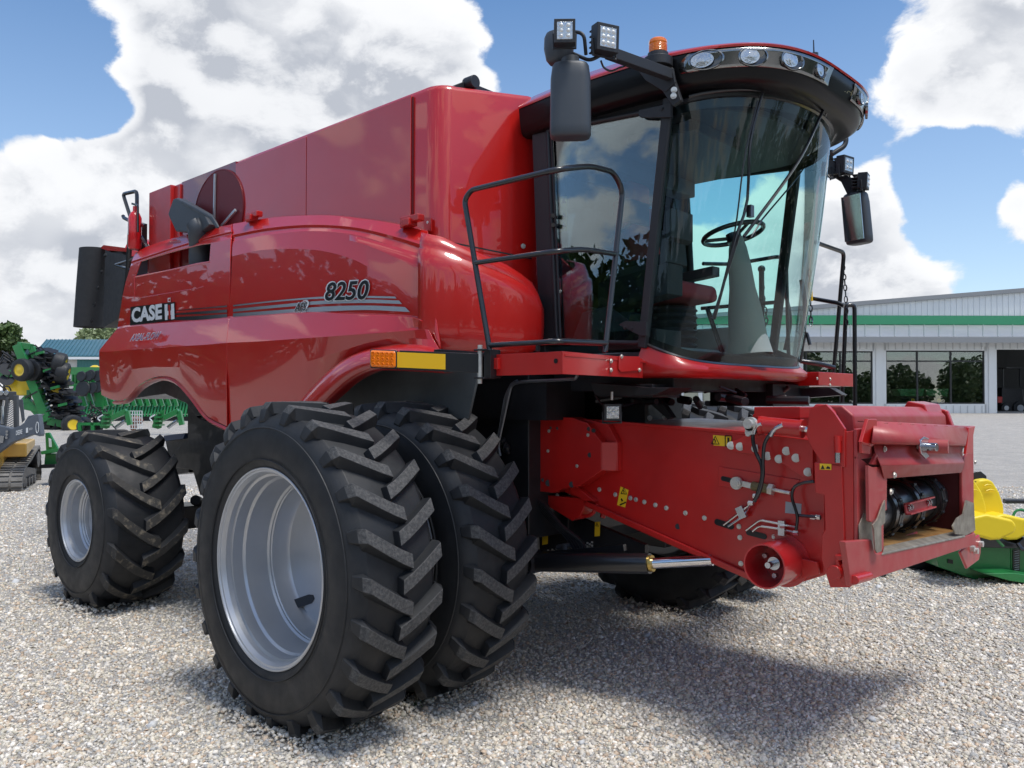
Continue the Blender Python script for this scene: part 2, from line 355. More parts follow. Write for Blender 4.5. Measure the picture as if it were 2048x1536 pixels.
n.links.new(an.outputs[0], cc.inputs[6]); n.links.new(mixc(n, mapr(n, noise(n, P, 90, 4), .3, .7), (.8, .8, .8), (1.08, 1.07, 1.05)), cc.inputs[7]); n.links.new(cc.outputs[2], b.inputs['Base Color'])
me.materials.append(m); o = bpy.data.objects.new('loose_gravel', me); scene.collection.objects.link(o)
tag(o, 'loose crushed limestone gravel covering the lot around the tyres', 'gravel', kind='stuff')
# a few tufts of weed in the gravel behind the rear wheel and by the inner dual
w = MB()
for (cx, cy, n_, sp) in ((U(60, 1115, z=.0).x, U(60, 1115, z=.0).y, 80, .9), (U(30, 1130, z=0).x, U(30, 1130, z=0).y, 60, .7), (U(830, 1415, z=0).x, U(830, 1415, z=0).y, 14, .05)):
    for _ in range(n_):
        x, y = cx+random.gauss(0, sp*.5), cy+random.gauss(0, sp*.5); a = random.random()*6.28; h = random.uniform(.02, .06); d = V(math.cos(a), math.sin(a), 0)
        w.add([V(x, y, 0)-d*.006, V(x, y, 0)+d*.006, V(x, y, 0)+V(-d.y, d.x, 0)*h*.5+V(0, 0, h)], [(0, 1, 2)])
tag(w.build('weed', mat('weed_leaf', (.07, .13, .03), .6, var=.3)), 'small green weeds growing through the gravel', 'weeds', kind='stuff')
# ================================================================== COMBINE HARVESTER
# machine frame: x forward, -y its right side (towards the camera), z up, origin below the front axle
H = empty('combine_harvester')
tag(H, 'red combine harvester with black front dual tyres, filling the middle of the picture', 'combine harvester')
# ---------------- wheels
def tyre_mesh(name, R, w, Rr, lugn, lug_h, delta, lw, lugmat, long=False):
    """axis along +y, outer rim plane at y=0"""
    c = w/2; Rc = R-lug_h; b = MB()
    prof = [(.012, Rr-.012), (-.002, Rr+.004), (-.014, Rr+.03), (-.028, Rr+.09), (-.03, Rr+(Rc-Rr)*.55), (-.015, Rr+(Rc-Rr)*.78), (.012, Rc-.035), (.05, Rc-.008), (c*.6, Rc+.004), (c, Rc+.008)]
    full = prof+[(w-h, r) for h, r in prof[::-1][1:]]
    b.lathe((0, 0, 0), (0, 1, 0), full, 120)
    # moulded rings and raised letters blocks on the sidewall
    for rr in (Rr+.05, Rr+(Rc-Rr)*.72): b.lathe((0, 0, 0), (0, 1, 0), [(-.026, rr-.004), (-.034 if rr < Rr+.1 else -.03, rr), (-.022, rr+.004)], 120)
    def P(th, y, r): return V(r*math.cos(th), y, r*math.sin(th))
    for k in range(lugn*2):
        side = -1 if k % 2 else 1; th0 = 2*math.pi*k/(lugn*2)
        # stations: (y offset from centre line, angle, radius of the top)
        hw = c-.004; st = []
        for t in (0, .25, .5, .75, 1):
            y = c+side*(-.035+(hw+.035-.02)*t) if not long else c+side*(-.07+(hw+.07-.02)*t)
            an = th0+delta*((t**1.15) if not long else (t*.55+.45*t*t))
            st.append((y, an, R-.004*t, Rc-.012, 1))
        yo = c+side*(hw+.006)
        st.append((yo, th0+delta*1.06, R-.045, Rc-.05, 1.0)); st.append((c+side*(hw+.019), th0+delta*1.13, R-.115, R-.15, .8))
        vs = []; n_ = len(st)
        for i, (y, an, rt, rb, f) in enumerate(st):
            w1, w2 = lw*f/R, lw*1.6*f/R; q = -side*.0
            if i == n_-1:   # foot on the sidewall
                yi = c+side*(hw-.01); vs += [P(an-w2/2, yi, rb), P(an-w1/2, y, rt), P(an+w1/2, y, rt), P(an+w2/2, yi, rb)]
            elif i == n_-2:
                yi = c+side*(hw-.05); vs += [P(an-w2/2, yi, rb), P(an-w1/2, y, rt), P(an+w1/2, y, rt), P(an+w2/2, yi, rb)]
            else: vs += [P(an-w2/2, y, rb), P(an-w1/2, y, rt), P(an+w1/2, y, rt), P(an+w2/2, y, rb)]
        fs = []; mi = []
        for i in range(n_-1):
            a = i*4
            for j in range(3): fs.append((a+j, a+j+1, a+5+j, a+4+j)); mi.append(1 if j == 1 and i < n_-2 else 0)
        fs += [(0, 1, 2, 3), ((n_-1)*4+3, (n_-1)*4+2, (n_-1)*4+1, (n_-1)*4)]; mi += [0, 0]
        b.add(vs, fs); b.m[-len(fs):] = mi
    return b
def rim_mesh(R, dep, disc, concave=.0):
    b = MB()
    b.lathe((0, 0, 0), (0, 1, 0), [(.03, R-.035), (.004, R-.022), (0, R), (-.006, R+.004), (-.01, R), (-.008, R-.008), (.018, R-.017), (.03, R-.03), (.06, R-.036), (.066, R-.05), (.13, R-.056), (.145, R-.068), (.2, R-.075),
                                    (dep-.015, R-.082), (dep-.005, R-.094), (dep+.005, R-.094), (dep+.01, R-.10), (dep+.10, R-.115), (dep+.12, R-.13), (dep+disc, R*.62), (dep+disc-.012, R*.3), (dep+disc-.016, 0)], 120)
    return b
WF = empty('wheel', (0, -2.5644, .9197), parent=H); WF['label'] = 'outer front dual wheel with a deep silver rim'
ft = tyre_mesh('tyre', .9555, .52, .5714, 24, .060, .17, .076, LUG)
T0 = ft.build('tyre', [RUB, LUG], WF, smooth=38, bevel=.004)
R0 = rim_mesh(.5714, .30, .10).build('rim', SIL, WF, smooth=30)
hh = MB(); a = V(-.02, .462, -.23)
hb = MB().slab([V(.02, .44, -.265), V(.16, .405, -.225), V(.185, .40, -.2), V(.185, .40, -.175), V(.165, .405, -.16), V(.0, .44, -.20)], V(0, .01, 0))
# dark hand hole in the disc
q = [U(585, 1200, y=-2.5644+.392), U(617, 1189, y=-2.5644+.392), U(626, 1190, y=-2.5644+.392), U(628, 1198, y=-2.5644+.392), U(622, 1207, y=-2.5644+.392), U(594, 1216, y=-2.5644+.392)]
hb = MB().slab([p-V(0, -2.5644, .9197) for p in q], V(0, .012, 0)); hb.build('hand_hole', BKD, WF)
def wheel_copy(loc, rz, phase=0):
    w = WF.copy(); scene.collection.objects.link(w); w.parent = H; w.location = loc; w.rotation_euler = (0, phase, rz); del w['label']
    for ch in (T0, R0): d = ch.copy(); scene.collection.objects.link(d); d.parent = w
    return w
wheel_copy((0, -1.798, .9197), 0, .07)['label'] = 'inner front dual wheel on the near side'
wheel_copy((0, 1.798+.017, .9197), math.pi, .03); wheel_copy((0, 2.5644, .9197), math.pi, .1)
WR = empty('wheel', (-3.719, -2.3001, .7866), rz=rad(1.5), parent=H); WR['label'] = 'wide rear steering wheel with muddy lugs'
T1 = tyre_mesh('tyre', .812, .66, .3657, 15, .058, .36, .088, LUGB, True).build('tyre', [RUB, LUGB], WR, smooth=38, bevel=.004)
R1 = rim_mesh(.3657, .16, .03).build('rim', SIL, WR, smooth=30)
w = WR.copy(); scene.collection.objects.link(w); w.parent = H; w.location = (-3.719, 2.3, .7866); w.rotation_euler = (0, 0, math.pi); del w['label']
for ch in (T1, R1): d = ch.copy(); scene.collection.objects.link(d); d.parent = w

# ---------------- chassis, axles and the dark mass between the wheels
ch = MB()
ch.box(-4.0, .55, -.95, .95, .95, 2.6); ch.box(-.18, .18, -1.75, 1.75, .75, 1.1); ch.box(-3.9, -3.55, -1.6, 1.6, .62, .84)
ch.cyl((0, -1.9, .92), (0, 1.9, .92), .16); ch.box(-3.2, -.8, -1.15, 1.15, .85, 1.5)
ch.box(.2, .62, -.62, .62, .95, 1.7); ch.box(-.35, .35, -1.28, -1.0, .62, 1.3); ch.box(-.35, .35, 1.0, 1.28, .62, 1.3)
ch.build('chassis', DRK, H, bevel=.01)
c2 = MB()   # frame plates seen between rear tyre and front tyre
for P_ in ([(375, 800), (395, 835), (455, 860), (455, 985), (400, 990), (385, 940), (352, 935), (352, 900), (375, 880)],): c2.slab([U(*p, y=-1.25) for p in P_], V(0, .05, 0))
c2.slab([U(*p, y=-1.22) for p in [(330, 880), (378, 870), (378, 945), (345, 950)]], V(0, .3, 0))
c2.cyl(U(390, 1000, y=-1.3), U(410, 1010, y=-1.1), .05)
c2.slab([U(*p, y=-1.35) for p in [(262, 798), (290, 763), (320, 750), (352, 757), (385, 792), (405, 830), (392, 832), (372, 806), (330, 788), (300, 792)]], V(0, .5, 0)); c2.build('frame_plate', DRK, H, bevel=.006)
MB().slab([U(*p, y=-1.24)+V(0, -.03, 0) for p in [(333, 871), (376, 866), (372, 877), (335, 882)]], V(0, .25, 0)).build('step_plate', mat('blue_grey_plate', (.06, .09, .16), .4), H)
# ---------------- side shields
YS = -1.65
def rows_of(defs, N):
    out = []
    for pts, yy in defs:
        P = catmull([V(p[0], p[1], 0) for p in pts], N)
        out.append([U(p.x, p.y, y=(yy(i/(N-1)) if callable(yy) else yy)) for i, p in enumerate(P)])
    return out
def densify(rows, k):
    out = []
    for a, b_ in zip(rows, rows[1:]):
        for i in range(k): out.append([p.lerp(q, i/k) for p, q in zip(a, b_)])
    return out+[rows[-1]]
N = 36
front = rows_of([
    ([(466, 446), (542, 434), (628, 429), (693, 432), (779, 443), (856, 459)], YS+.30),
    ([(466, 449), (542, 437), (628, 432), (693, 435), (779, 447), (856, 464)], YS+.13),
    ([(466, 470), (542, 456), (628, 450), (714, 456), (795, 475), (856, 494)], YS+.05),
    ([(466, 476), (542, 462), (628, 456), (714, 462), (795, 482), (856, 503)], YS+.055),
    ([(466, 484), (542, 470), (628, 463), (714, 471), (795, 496), (857, 520)], YS+.03),
    ([(465, 513), (521, 501), (585, 498), (650, 503), (714, 522), (779, 560), (820, 596), (838, 624)], lambda t: YS-.005),
    ([(463, 570), (560, 563), (650, 563), (750, 588), (810, 612), (840, 628)], YS-.005),
    ([(459, 634), (521, 630), (585, 625), (650, 624), (735, 628), (820, 632), (842, 637)], YS-.005),
    ([(459, 637), (521, 633), (585, 628), (650, 627), (735, 631), (820, 635), (844, 642)], lambda t: YS-.03),
    ([(455, 682), (521, 679), (607, 673), (735, 664), (830, 656), (852, 650)], lambda t: YS-.10*(1-t**5)),
    ([(455, 686), (521, 683), (607, 677), (735, 668), (835, 660), (856, 655)], lambda t: YS-.105*(1-t**5)),
    ([(455, 740), (521, 735), (607, 725), (735, 685), (800, 676), (868, 680)], lambda t: YS-.09*(1-t**4)),
    ([(455, 852), (520, 850), (590, 820), (625, 775), (665, 735), (720, 702), (790, 688), (880, 700)], lambda t: YS-.03),
], N)
# the right-hand part beyond the arch line up to the seam with the corner panel
side2 = rows_of([([(856, 500), (856, 503)], YS+.055)], 2)
f = MB(); f.grid(front); FS = f.build('side_panel', RED, H, smooth=11, bevel=.004, solid=.012); FS['label'] = 'front side panel carrying the silver model number'
# filler: sheet between arch line and vertical seam
A = catmull([V(714, 471, 0), V(795, 496, 0), V(857, 520, 0)], 8); 
fl = MB()
arc = catmull([V(*p, 0) for p in [(700, 517), (740, 535), (779, 560), (820, 596), (838, 624), (844, 642), (853, 652), (864, 668), (880, 700)]], 20)
edge = catmull([V(*p, 0) for p in [(700, 470), (760, 485), (857, 516), (860, 545), (864, 580), (868, 610), (873, 640), (877, 665), (882, 695)]], 20)
fl.grid([[U(p.x, p.y, y=YS+.012) for p in arc], [U(p.x*.5+q.x*.5, p.y*.5+q.y*.5, y=YS+.018) for p, q in zip(arc, edge)], [U(q.x, q.y, y=YS+.02) for q in edge]])
fl.build('panel_corner', RED, FS, smooth=50, solid=.008)
rear_rows = [
    ([(274, 503), (300, 489), (345, 475), (395, 462), (430, 454), (465, 447)], YS+.30),
    ([(272, 506), (300, 492), (345, 478), (395, 465), (430, 457), (465, 450)], YS+.13),
    ([(264, 523), (300, 511), (345, 496), (395, 481), (430, 471), (464, 463)], YS+.05),
    ([(263, 528), (300, 516), (345, 501), (395, 486), (430, 476), (464, 468)], YS+.055),
    ([(262, 533), (281, 523), (330, 508), (395, 491), (422, 487), (463, 478)], YS+.02),
    ([(252, 565), (269, 553), (330, 541), (395, 526), (419, 522), (462, 510)], YS),
    ([(246, 592), (269, 597), (330, 586), (375, 577), (408, 573), (461, 570)], YS-.005),
    ([(236, 655), (258, 651), (320, 645), (375, 641), (408, 639), (459, 634)], YS-.005),
    ([(235, 658), (258, 654), (320, 648), (375, 644), (408, 642), (459, 637)], YS-.03),
    ([(200, 700), (225, 699), (290, 694), (375, 688), (408, 686), (455, 682)], YS-.10),
    ([(199, 704), (225, 703), (290, 698), (375, 692), (408, 690), (455, 686)], YS-.105),
    ([(200, 750), (225, 748), (290, 735), (375, 735), (408, 742), (454, 755)], YS-.095),
    ([(204, 790), (228, 800), (252, 798), (282, 768), (318, 753), (352, 760), (385, 795), (415, 832), (455, 853)], YS-.05),
]
rr = rows_of(rear_rows, N)
# columns are shared by arc length; open slot between rows 4 and 5
f = MB(); n_ = N
vs = [p for r in rr for p in r]; fs = []
for j in range(len(rr)-1):
    for k in range(n_-1):
        t = (k+.5)/(n_-1)
        if j == 4 and .1 < t < .79: continue
        fs.append((j*n_+k, j*n_+k+1, (j+1)*n_+k+1, (j+1)*n_+k))
f.add(vs, fs); RS = f.build('side_panel', RED, H, smooth=11, bevel=.004, solid=.012); RS['label'] = 'rear side panel with the long slot and white lettering'
# recessed scoop below the slot: proud frame
rc = MB(); rc.slab([U(*p, y=YS-.004) for p in [(269, 553), (419, 523), (408, 573), (396, 577), (269, 597)]], V(0, -.001, 0)); rc.build('scoop', mat('dark_red_scoop', (.30, .008, .014), .3, 0, 1, crough=.02, bump=.004, bscale=1.5), RS)
fr = MB(); fr.tube([U(*p, y=YS-.008) for p in [(269, 553), (269, 598), (330, 588), (396, 577), (408, 573)]], .006, 8); fr.tube([U(*p, y=YS-.006) for p in [(268, 555), (419, 524)]], .005, 8)
fr.build('scoop_edge', RED, RS)
# wheel arch flare of the rear panel
fa_ = MB(); P1 = [U(p.x, p.y, y=YS-.055) for p in catmull([V(*p, 0) for p in [(228, 802), (252, 799), (282, 769), (318, 754), (352, 761), (385, 796), (415, 834), (455, 855)]], 28)]
fa_.grid([P1, [p+V(0, -.02, -.015) for p in P1], [p+V(0, .0, -.035) for p in P1], [p+V(0, .05, -.03) for p in P1]]); fa_.build('arch_lip', REDM, RS, smooth=60)
# dark seam between panels
MB().slab([U(*p, y=YS+.03) for p in [(461, 480), (468, 480), (466, 520), (461, 690), (456, 852), (450, 852), (455, 690), (460, 520)]], V(0, .01, 0)).build('seam', DRK, H)
# front fender over the duals
fp = catmull([V(*p, 0) for p in [(601, 806), (625, 775), (665, 735), (720, 702), (790, 687), (850, 690), (882, 700)]], 26)
fo = catmull([V(*p, 0) for p in [(606, 836), (648, 798), (690, 760), (725, 740), (760, 733), (830, 735), (884, 738)]], 26)
a_ = [U(p.x, p.y, y=YS-.02) for p in fp]; b_ = [U(p.x, p.y, y=YS-.16) for p in fo]
fe = MB(); mid = [p.lerp(q, .45)+V(0, -.05, .02) for p, q in zip(a_, b_)]; mid2 = [p.lerp(q, .85)+V(0, -.025, .005) for p, q in zip(a_, b_)]
fe.grid([a_, [p.lerp(q, .15)+V(0, -.02, .012) for p, q in zip(a_, b_)], mid, mid2, b_, [p+V(0, .02, -.025) for p in b_], [p+V(0, .10, -.02) for p in b_]]); fe.build('fender', RED, H, smooth=60)
MB().slab([U(*p, y=-1.42) for p in [(640, 760), (700, 728), (955, 735), (953, 760), (936, 838), (905, 838), (640, 838)]], V(0, .02, 0)).build('wheel_well_liner', LIN, H, bevel=.004)
# corner panel between side shield and cab (bulge)
cols = [(.26, -1.655, 2.955, 2.19), (.31, -1.645, 2.94, 2.175), (.38, -1.60, 2.92, 2.17), (.45, -1.52, 2.88, 2.17), (.51, -1.42, 2.84, 2.17), (.56, -1.31, 2.80, 2.17), (.60, -1.20, 2.76, 2.17), (.63, -1.10, 2.71, 2.18), (.65, -1.02, 2.66, 2.195), (.655, -.97, 2.60, 2.22), (.65, -.93, 2.52, 2.27)]
def corner(f, inset=0, dz=0):
    rows = []
    for i, t in enumerate((1, .985, .9, .86, .84, .7, .45, .2, .06, .015, 0)):
        row = []
        for k, (x, y, zt, zb) in enumerate(cols):
            o_ = [.10, .03, 0, .0, -.025, -.03, -.03, -.025, -.01, .01, .05][i]
            d = V(-.55, .85, 0) if k < 3 else V(-.85, .5, 0)
            row.append(V(x, y, zb+(zt-zb)*t)+d*o_)
        rows.append(row)
    f.grid(rows)
f = MB(); corner(f); CB = f.build('corner_panel', RED, H, smooth=60, solid=.01)
CB['label'] = 'glossy rounded corner panel beside the cab'
# decals ---------------------------------------------------------------
YD = YS-.018
def D(px, py, dy=0): return U(px, py, y=YD-dy)
def stripe(name, top, bot, m, n_=24, dy=0):
    b = MB(); b.grid([[D(p.x, p.y, dy) for p in catmull([V(*q, 0) for q in top], n_)], [D(p.x, p.y, dy) for p in catmull([V(*q, 0) for q in bot], n_)]]); return b.build(name, m, FS)
smat = bpy.data.materials.new('stripe_decal'); smat.use_nodes = True; n2 = smat.node_tree
sx = n2.nodes.new('ShaderNodeSeparateXYZ'); n2.links.new(n2.nodes.new('ShaderNodeTexCoord').outputs['Object'], sx.inputs[0])
n2.links.new(mixc(n2, mapr(n2, sx.outputs[0], -2.9, -.7, 0, 1, True), (.012, .016, .02), (.36, .42, .46)), n2.nodes['Principled BSDF'].inputs['Base Color']); n2.nodes['Principled BSDF'].inputs['Roughness'].default_value = .35
for k, (t_, b__) in enumerate([([(466, 610), (560, 600), (650, 593), (735, 592), (790, 593)], [(466, 613), (560, 603), (650, 597), (735, 596), (793, 597)]),
                ([(466, 618), (560, 609), (650, 601), (735, 599), (798, 601)], [(466, 624), (560, 615), (650, 608), (735, 606), (804, 608)]),
                ([(466, 627), (560, 620), (650, 613), (735, 611), (810, 614)], [(466, 636), (560, 629), (650, 623), (735, 620), (820, 624)])]):
    stripe('stripe', t_, b__, smat)
for t_, b__ in [([(350, 621), (400, 616), (454, 611)], [(350, 622), (400, 618), (454, 614)]), ([(350, 627), (400, 623), (454, 619)], [(350, 630), (400, 628), (454, 625)]), ([(350, 634), (390, 632), (454, 628)], [(350, 640), (390, 640), (454, 637)])]:
    s_ = stripe('stripe', t_, b__, smat); s_.parent = RS
b = MB(); b.poly([D(*p) for p in [(261, 614), (350, 604), (350, 640), (260, 651)]]); b.build('badge_ground', BKD, RS)
text('lettering', 'CASE', WHT, RS, D(263, 646, .003), D(324, 638.5, .003), D(263, 616, .003), off=.045)
bb = MB()
for P_ in ([(329, 609), (335, 608), (335, 622), (342, 621), (342, 608), (348, 607), (349, 638), (342, 639), (342, 630), (335, 631), (335, 640), (330, 640)],): bb.poly([D(*p, .003) for p in P_])
bb.poly([D(*p, .003) for p in [(335.5, 596), (341, 595.5), (341, 603.5), (335.5, 604)]]); bb.build('emblem', WHT, RS)
bb = MB(); bb.poly([D(*p, .006) for p in [(336.6, 610), (340, 609.7), (341, 638), (337.4, 638.3)]]); bb.poly([D(*p, .006) for p in [(336.8, 597.5), (339.8, 597.2), (339.8, 602.2), (336.8, 602.5)]]); bb.build('emblem_stem', RED, RS)
YB = YS-.1
def D2(px, py, dy=0): return U(px, py, y=YS-.03-.07*(py-655)/42-.058-dy)
for nm, m_, of, dy in (('lettering_outline', WHT, .03, .002), ('lettering', NVY, 0.0, .006)):
    e_ = .8 if of else 0
    text(nm, 'AXIAL-FLOW', m_, RS, D2(260-e_, 682+e_, dy), D2(318+e_, 677.5+e_, dy), D2(264-e_, 669-e_, dy), off=of, shear=.35)
for nm, m_, e_, of, dy in (('model_number_outline', WHT, 2.2, .055, .004), ('model_number', BKD, 0, .018, .008)):
    text(nm, '8250', m_, FS, D(649-e_, 602+e_, dy), D(735+e_, 599+e_, dy), D(652-e_, 565-e_, dy), off=of, shear=.15)
for nm, m_, e_, of, dy in (('badge_outline', WHT, 1.3, .05, .009), ('badge_lettering', BKD, 0, .01, .012)):
    text(nm, 'AFS', m_, FS, D(588-e_, 623+e_, dy), D(610+e_, 621+e_, dy), D(593-e_, 606-e_, dy), off=of)
bb = MB(); bb.grid([[D(p.x, p.y, .011) for p in catmull([V(*q, 0) for q in [(606, 601), (614, 600), (618, 606), (614, 616), (607, 622)]], 12)], [D(p.x, p.y, .011) for p in catmull([V(*q, 0) for q in [(606, 603), (612, 602), (614.5, 607), (611, 615), (605, 620)]], 12)]]); bb.build('badge_swoosh', WHT, FS)
text('badge_small_lettering', 'CONNECT', WHT, FS, D(588, 631, .009), D(612, 628, .009), D(588, 625.5, .009), off=.03)
# ---------------- grain tank
YT = -1.4
TK = MB()
tx0, tx1 = -4.36, .06
xs_ = U(868, 172, y=YT).x
pl = [V(-4.36, YT, 0), V(.02, YT, 0)]
for k in range(1, 7): a = math.pi/2*k/6; pl.append(V(.02+.16*math.sin(a), YT+.13*(1-math.cos(a)), 0))
pl += [V(.42, -.80, 0), V(.42, .80, 0), V(.18, YT*-1-.13, 0), V(.02, -YT, 0), V(-4.36, -YT, 0)]
zt = 4.015
rows = [[V(p.x, p.y, 2.45) for p in pl], [V(p.x, p.y, zt-.05) for p in pl], [V(p.x-.012*(p.x > 0), p.y*.992, zt-.015) for p in pl], [V(p.x-.04*(1 if p.x > 0 else -1), p.y*.975, zt) for p in pl], [V(p.x-.12*(1 if p.x > 0 else -1), p.y*.92, zt) for p in pl], [V(p.x-.15*(1 if p.x > 0 else -1), p.y*.9, zt-.3) for p in pl]]
TK.grid(rows, True); TK.add(rows[5], [tuple(range(len(pl)))]); GT = TK.build('grain_tank', RED, H, smooth=45)
sm = MB()
for px, y0, y1 in ((617, 264, 432), (827, 190, 447), (475, 322, 447)):
    a, b_ = U(px, y0, y=YT-.003), U(px, y0+20, y=YT-.003); x = a.x; sm.box(x-.004, x+.004, YT-.012, YT+.005, 2.9, zt-.05)
sm.build('panel_seam', mat('seam_shadow_gap', (.12, .006, .01), .6), GT)
sp = MB(); x0 = U(475, 330, y=YT).x; x1 = U(617, 262, y=YT).x; sp.box(x0, x1-.004, YT-.018, YT+.01, 2.9, zt-.045); sp.box(x1+.004, U(827, 200, y=YT).x-.006, YT-.018, YT+.01, 2.9, zt-.04); sp.build('tank_extension_panel', RED, GT, bevel=.003)
# rear engine-bay section: box panels, screen disc and suction duct
bx = MB(); x0, x1 = U(300, 385, y=YT-.06).x, U(343, 372, y=YT-.06).x; bx.box(x0, x1, YT-.07, YT+.3, 2.5, zt-.03); bx.build('rear_cover_box', REDM, H, bevel=.008)
bx = MB(); x2 = U(362, 372, y=YT-.02).x; bx.box(x1, x2, YT-.03, YT+.3, 2.5, zt-.04); bx.build('rear_cover_strip', REDM, H, bevel=.005)
bay = MB(); bay.box(x2, U(474, 330, y=YT).x, YT-.012, YT+.02, 2.5, zt-.02); bay.build('rear_cover_panel', mat('maroon_panel', (.22, .008, .016), .35, 0, 1), H)
scm = mat('perforated_screen', (.17, .012, .018), .45, .3, var=.1, vscale=90)
dc = U(438, 428, y=YT-.014); rx = (U(484, 428, y=YT-.03)-U(386, 428, y=YT-.03)).length/2; rz_ = dc.z-U(432, 516, y=YT-.03).z
sd = MB(); sd.lathe((0, 0, 0), (0, 1, 0), [(-.002, .60), (-.016, .597), (-.018, .585), (-.014, .58), (-.014, 0)], 64); sdo = sd.build('rotary_screen', scm, H, smooth=30)
sdo.location = dc; sdo.scale = (rx/.6, 1, rz_/.6)
bar_ = MB(); bar_.bar(U(430, 348, y=YT-.04), U(428, 445, y=YT-.04), .02, .015, (0, 1, 0)); bar_.bar(U(471, 420, y=YT-.05), U(443, 452, y=YT-.05), .025, .015, (0, 1, 0)); bar_.build('screen_brace', SIL, H)
du = MB(); du.slab([U(*p, y=YT-.10) for p in [(356, 432), (366, 402), (374, 399), (428, 430), (440, 452), (420, 470), (372, 466)]], V(0, -.10, 0)); du.slab([U(*p, y=YT-.215) for p in [(368, 401), (428, 433), (441, 455), (436, 458), (422, 438), (366, 408)]], V(0, -.02, 0))
du.build('suction_duct', GRP, H, bevel=.012)
el_ = MB(); el_.tube(fillet([U(388, 447, y=YT-.22), U(396, 458, y=YT-.20), U(400, 500, y=YT-.12), U(402, 530, y=YT-.1)], .1), .075, 16, True, .105); el_.build('duct_elbow', GRP, H, smooth=60)
# latches on the shield's top edge
for p in [(507, 430), (823, 438)]:
    l = MB(); c_ = U(*p, y=YS+.10); l.box(c_.x-.09, c_.x+.10, c_.y-.03, c_.y+.03, c_.z-.025, c_.z+.02); l.box(c_.x-.05, c_.x+.03, c_.y-.05, c_.y+.03, c_.z-.05, c_.z+.0); l.box(c_.x-.1, c_.x-.06, c_.y-.02, c_.y+.02, c_.z-.05, c_.z); l.build('panel_latch', REDM, H, bevel=.008)
MB().slab([U(*p, y=YT-.02) for p in [(845, 434), (862, 436), (862, 462), (848, 458)]], V(0, .01, 0)).build('latch_plate', REDM, H)
bo = MB()
for p in [(943, 483), (1046, 493)]:
    t_ = .42 if p[0] > 1000 else .2; q_ = U(*p, x=t_ if p[0] < 1000 else .40); bo.bolt(q_+V(.01, -.01, 0), V(.93, -.37, 0), .012, .012)
for p in [(487, 392), (857, 445)]: bo.bolt(U(*p, y=YT-.012), V(0, -1, 0), .011, .01)
bo.build('bolt_heads', ZNC, GT)
fs_ = MB(); a = U(905, 497, x=.22); fs_.bar(V(.2, -1.36, 2.93), V(.44, -.80, 2.86), .004, .01); fs_.build('front_seam', DRK, GT)
# folding cover hinge and cover on the tank's top front edge
hg = MB(); hp = U(941, 172, x=.16); hg.cyl(hp+V(-.04, 0, .02), hp+V(.05, 0, .02), .045, n=20)
hg.slab([U(*p, x=.14) for p in [(905, 172), (930, 162), (945, 168), (948, 182), (905, 176)]], V(-.1, 0, 0)); hg.slab([U(*p, x=.16) for p in [(945, 166), (1015, 194), (1015, 200), (947, 184)]], V(-.3, 0, 0)); hg.build('cover_hinge', PLS, GT, bevel=.004)
# ---------------- unloading auger and spout
sp = MB(); c0 = U(200, 494, y=-.9); bt = U(195, 656, y=-.9); ang = []
PLN = lambda px, py: U(px, py, y=-.9)
cen = (PLN(163, 497)+PLN(222, 500))/2; bot = (PLN(150, 655)+PLN(209, 655))/2; w_ = 30/FPX*(cen-CP).dot(cf)
ax = (bot-cen).normalized()
def ring(c_, r, sy): return [c_+V(math.cos(t), math.sin(t)*sy, 0)*r for t in [2*math.pi*k/28 for k in range(28)]]
sp.grid([ring(cen, w_, 1), ring(cen.lerp(bot, .5), w_, 1), ring(bot, w_*.97, 1), ring(bot+V(0, 0, .02), w_*.93, 1), ring(cen, w_*.93, 1)], True)
sp.slab([PLN(210, 500), PLN(256, 503), PLN(252, 600), PLN(232, 640), PLN(206, 655)], V(0, .25, 0)); SPO = sp.build('unloading_spout', mat('spout_rubber', (.035, .037, .04), .6, var=.15), H, smooth=40, bevel=.004)
sb = MB()
for p in [(221, 512), (213, 545), (206, 577), (200, 610), (194, 643)]: sb.bolt(PLN(*p)+V(0, -w_*.2-.02, 0), V(0, -1, 0), .02, .02)
sb.build('bolt_heads', DRK, SPO)
au = MB(); au.tube([cen+V(.42, .35, -.1), V(-4.3, .9, 3.35), V(-.6, 1.55, 3.3)], .24, 20); au.slab([PLN(200, 496), PLN(207, 490), PLN(262, 497), PLN(262, 512), PLN(225, 505)], V(0, .4, 0)); au.build('unloading_auger', RED, H, smooth=50)
# ---------------- rear ladder rail, platform, fire extinguisher
rl = MB(); X = lambda px, py: U(px, py, y=-1.5)
rl.tube(fillet([X(272, 470), X(246, 388), X(274, 382), X(274, 462), X(297, 497)], .06), .02, 8); rl.tube([X(262, 440), X(255, 560), X(246, 605)], .028, 8); rl.tube(fillet([X(297, 497), X(262, 520), X(230, 530), X(262, 540)], .05), .016, 8)
rl.tube(fillet([X(290, 452), X(268, 446), X(248, 436), X(246, 432)], .05), .02, 8); rl.slab([X(262, 440), X(275, 445), X(275, 495), X(262, 500)], V(0, .1, 0)); rl.build('rear_handrail', BLK, H)
fe_ = MB(); c_ = X(280, 430); fe_.lathe(c_+V(0, -.05, -.36), (0, 0, 1), [(0, .001), (0, .055), (.02, .066), (.32, .066), (.37, .045), (.39, .022), (.44, .022), (.44, 0)], 20); FX = fe_.build('fire_extinguisher', mat('extinguisher_red', (.6, .01, .015), .3, coat=.6), H)
e2 = MB(); e2.lathe(c_+V(0, -.05, -.36), (0, 0, 1), [(.14, .0675), (.27, .0675)], 20, 3.0, 4.8); e2.build('paper_label', WHT, FX); e2 = MB(); e2.tube(fillet([c_+V(0, -.05, .1), c_+V(.09, -.06, .08), c_+V(.1, -.06, -.2)], .04), .012, 6); e2.bar(c_+V(-.07, -.05, .12), c_+V(.03, -.05, .09), .02, .02); e2.build('hose', BLK, FX)
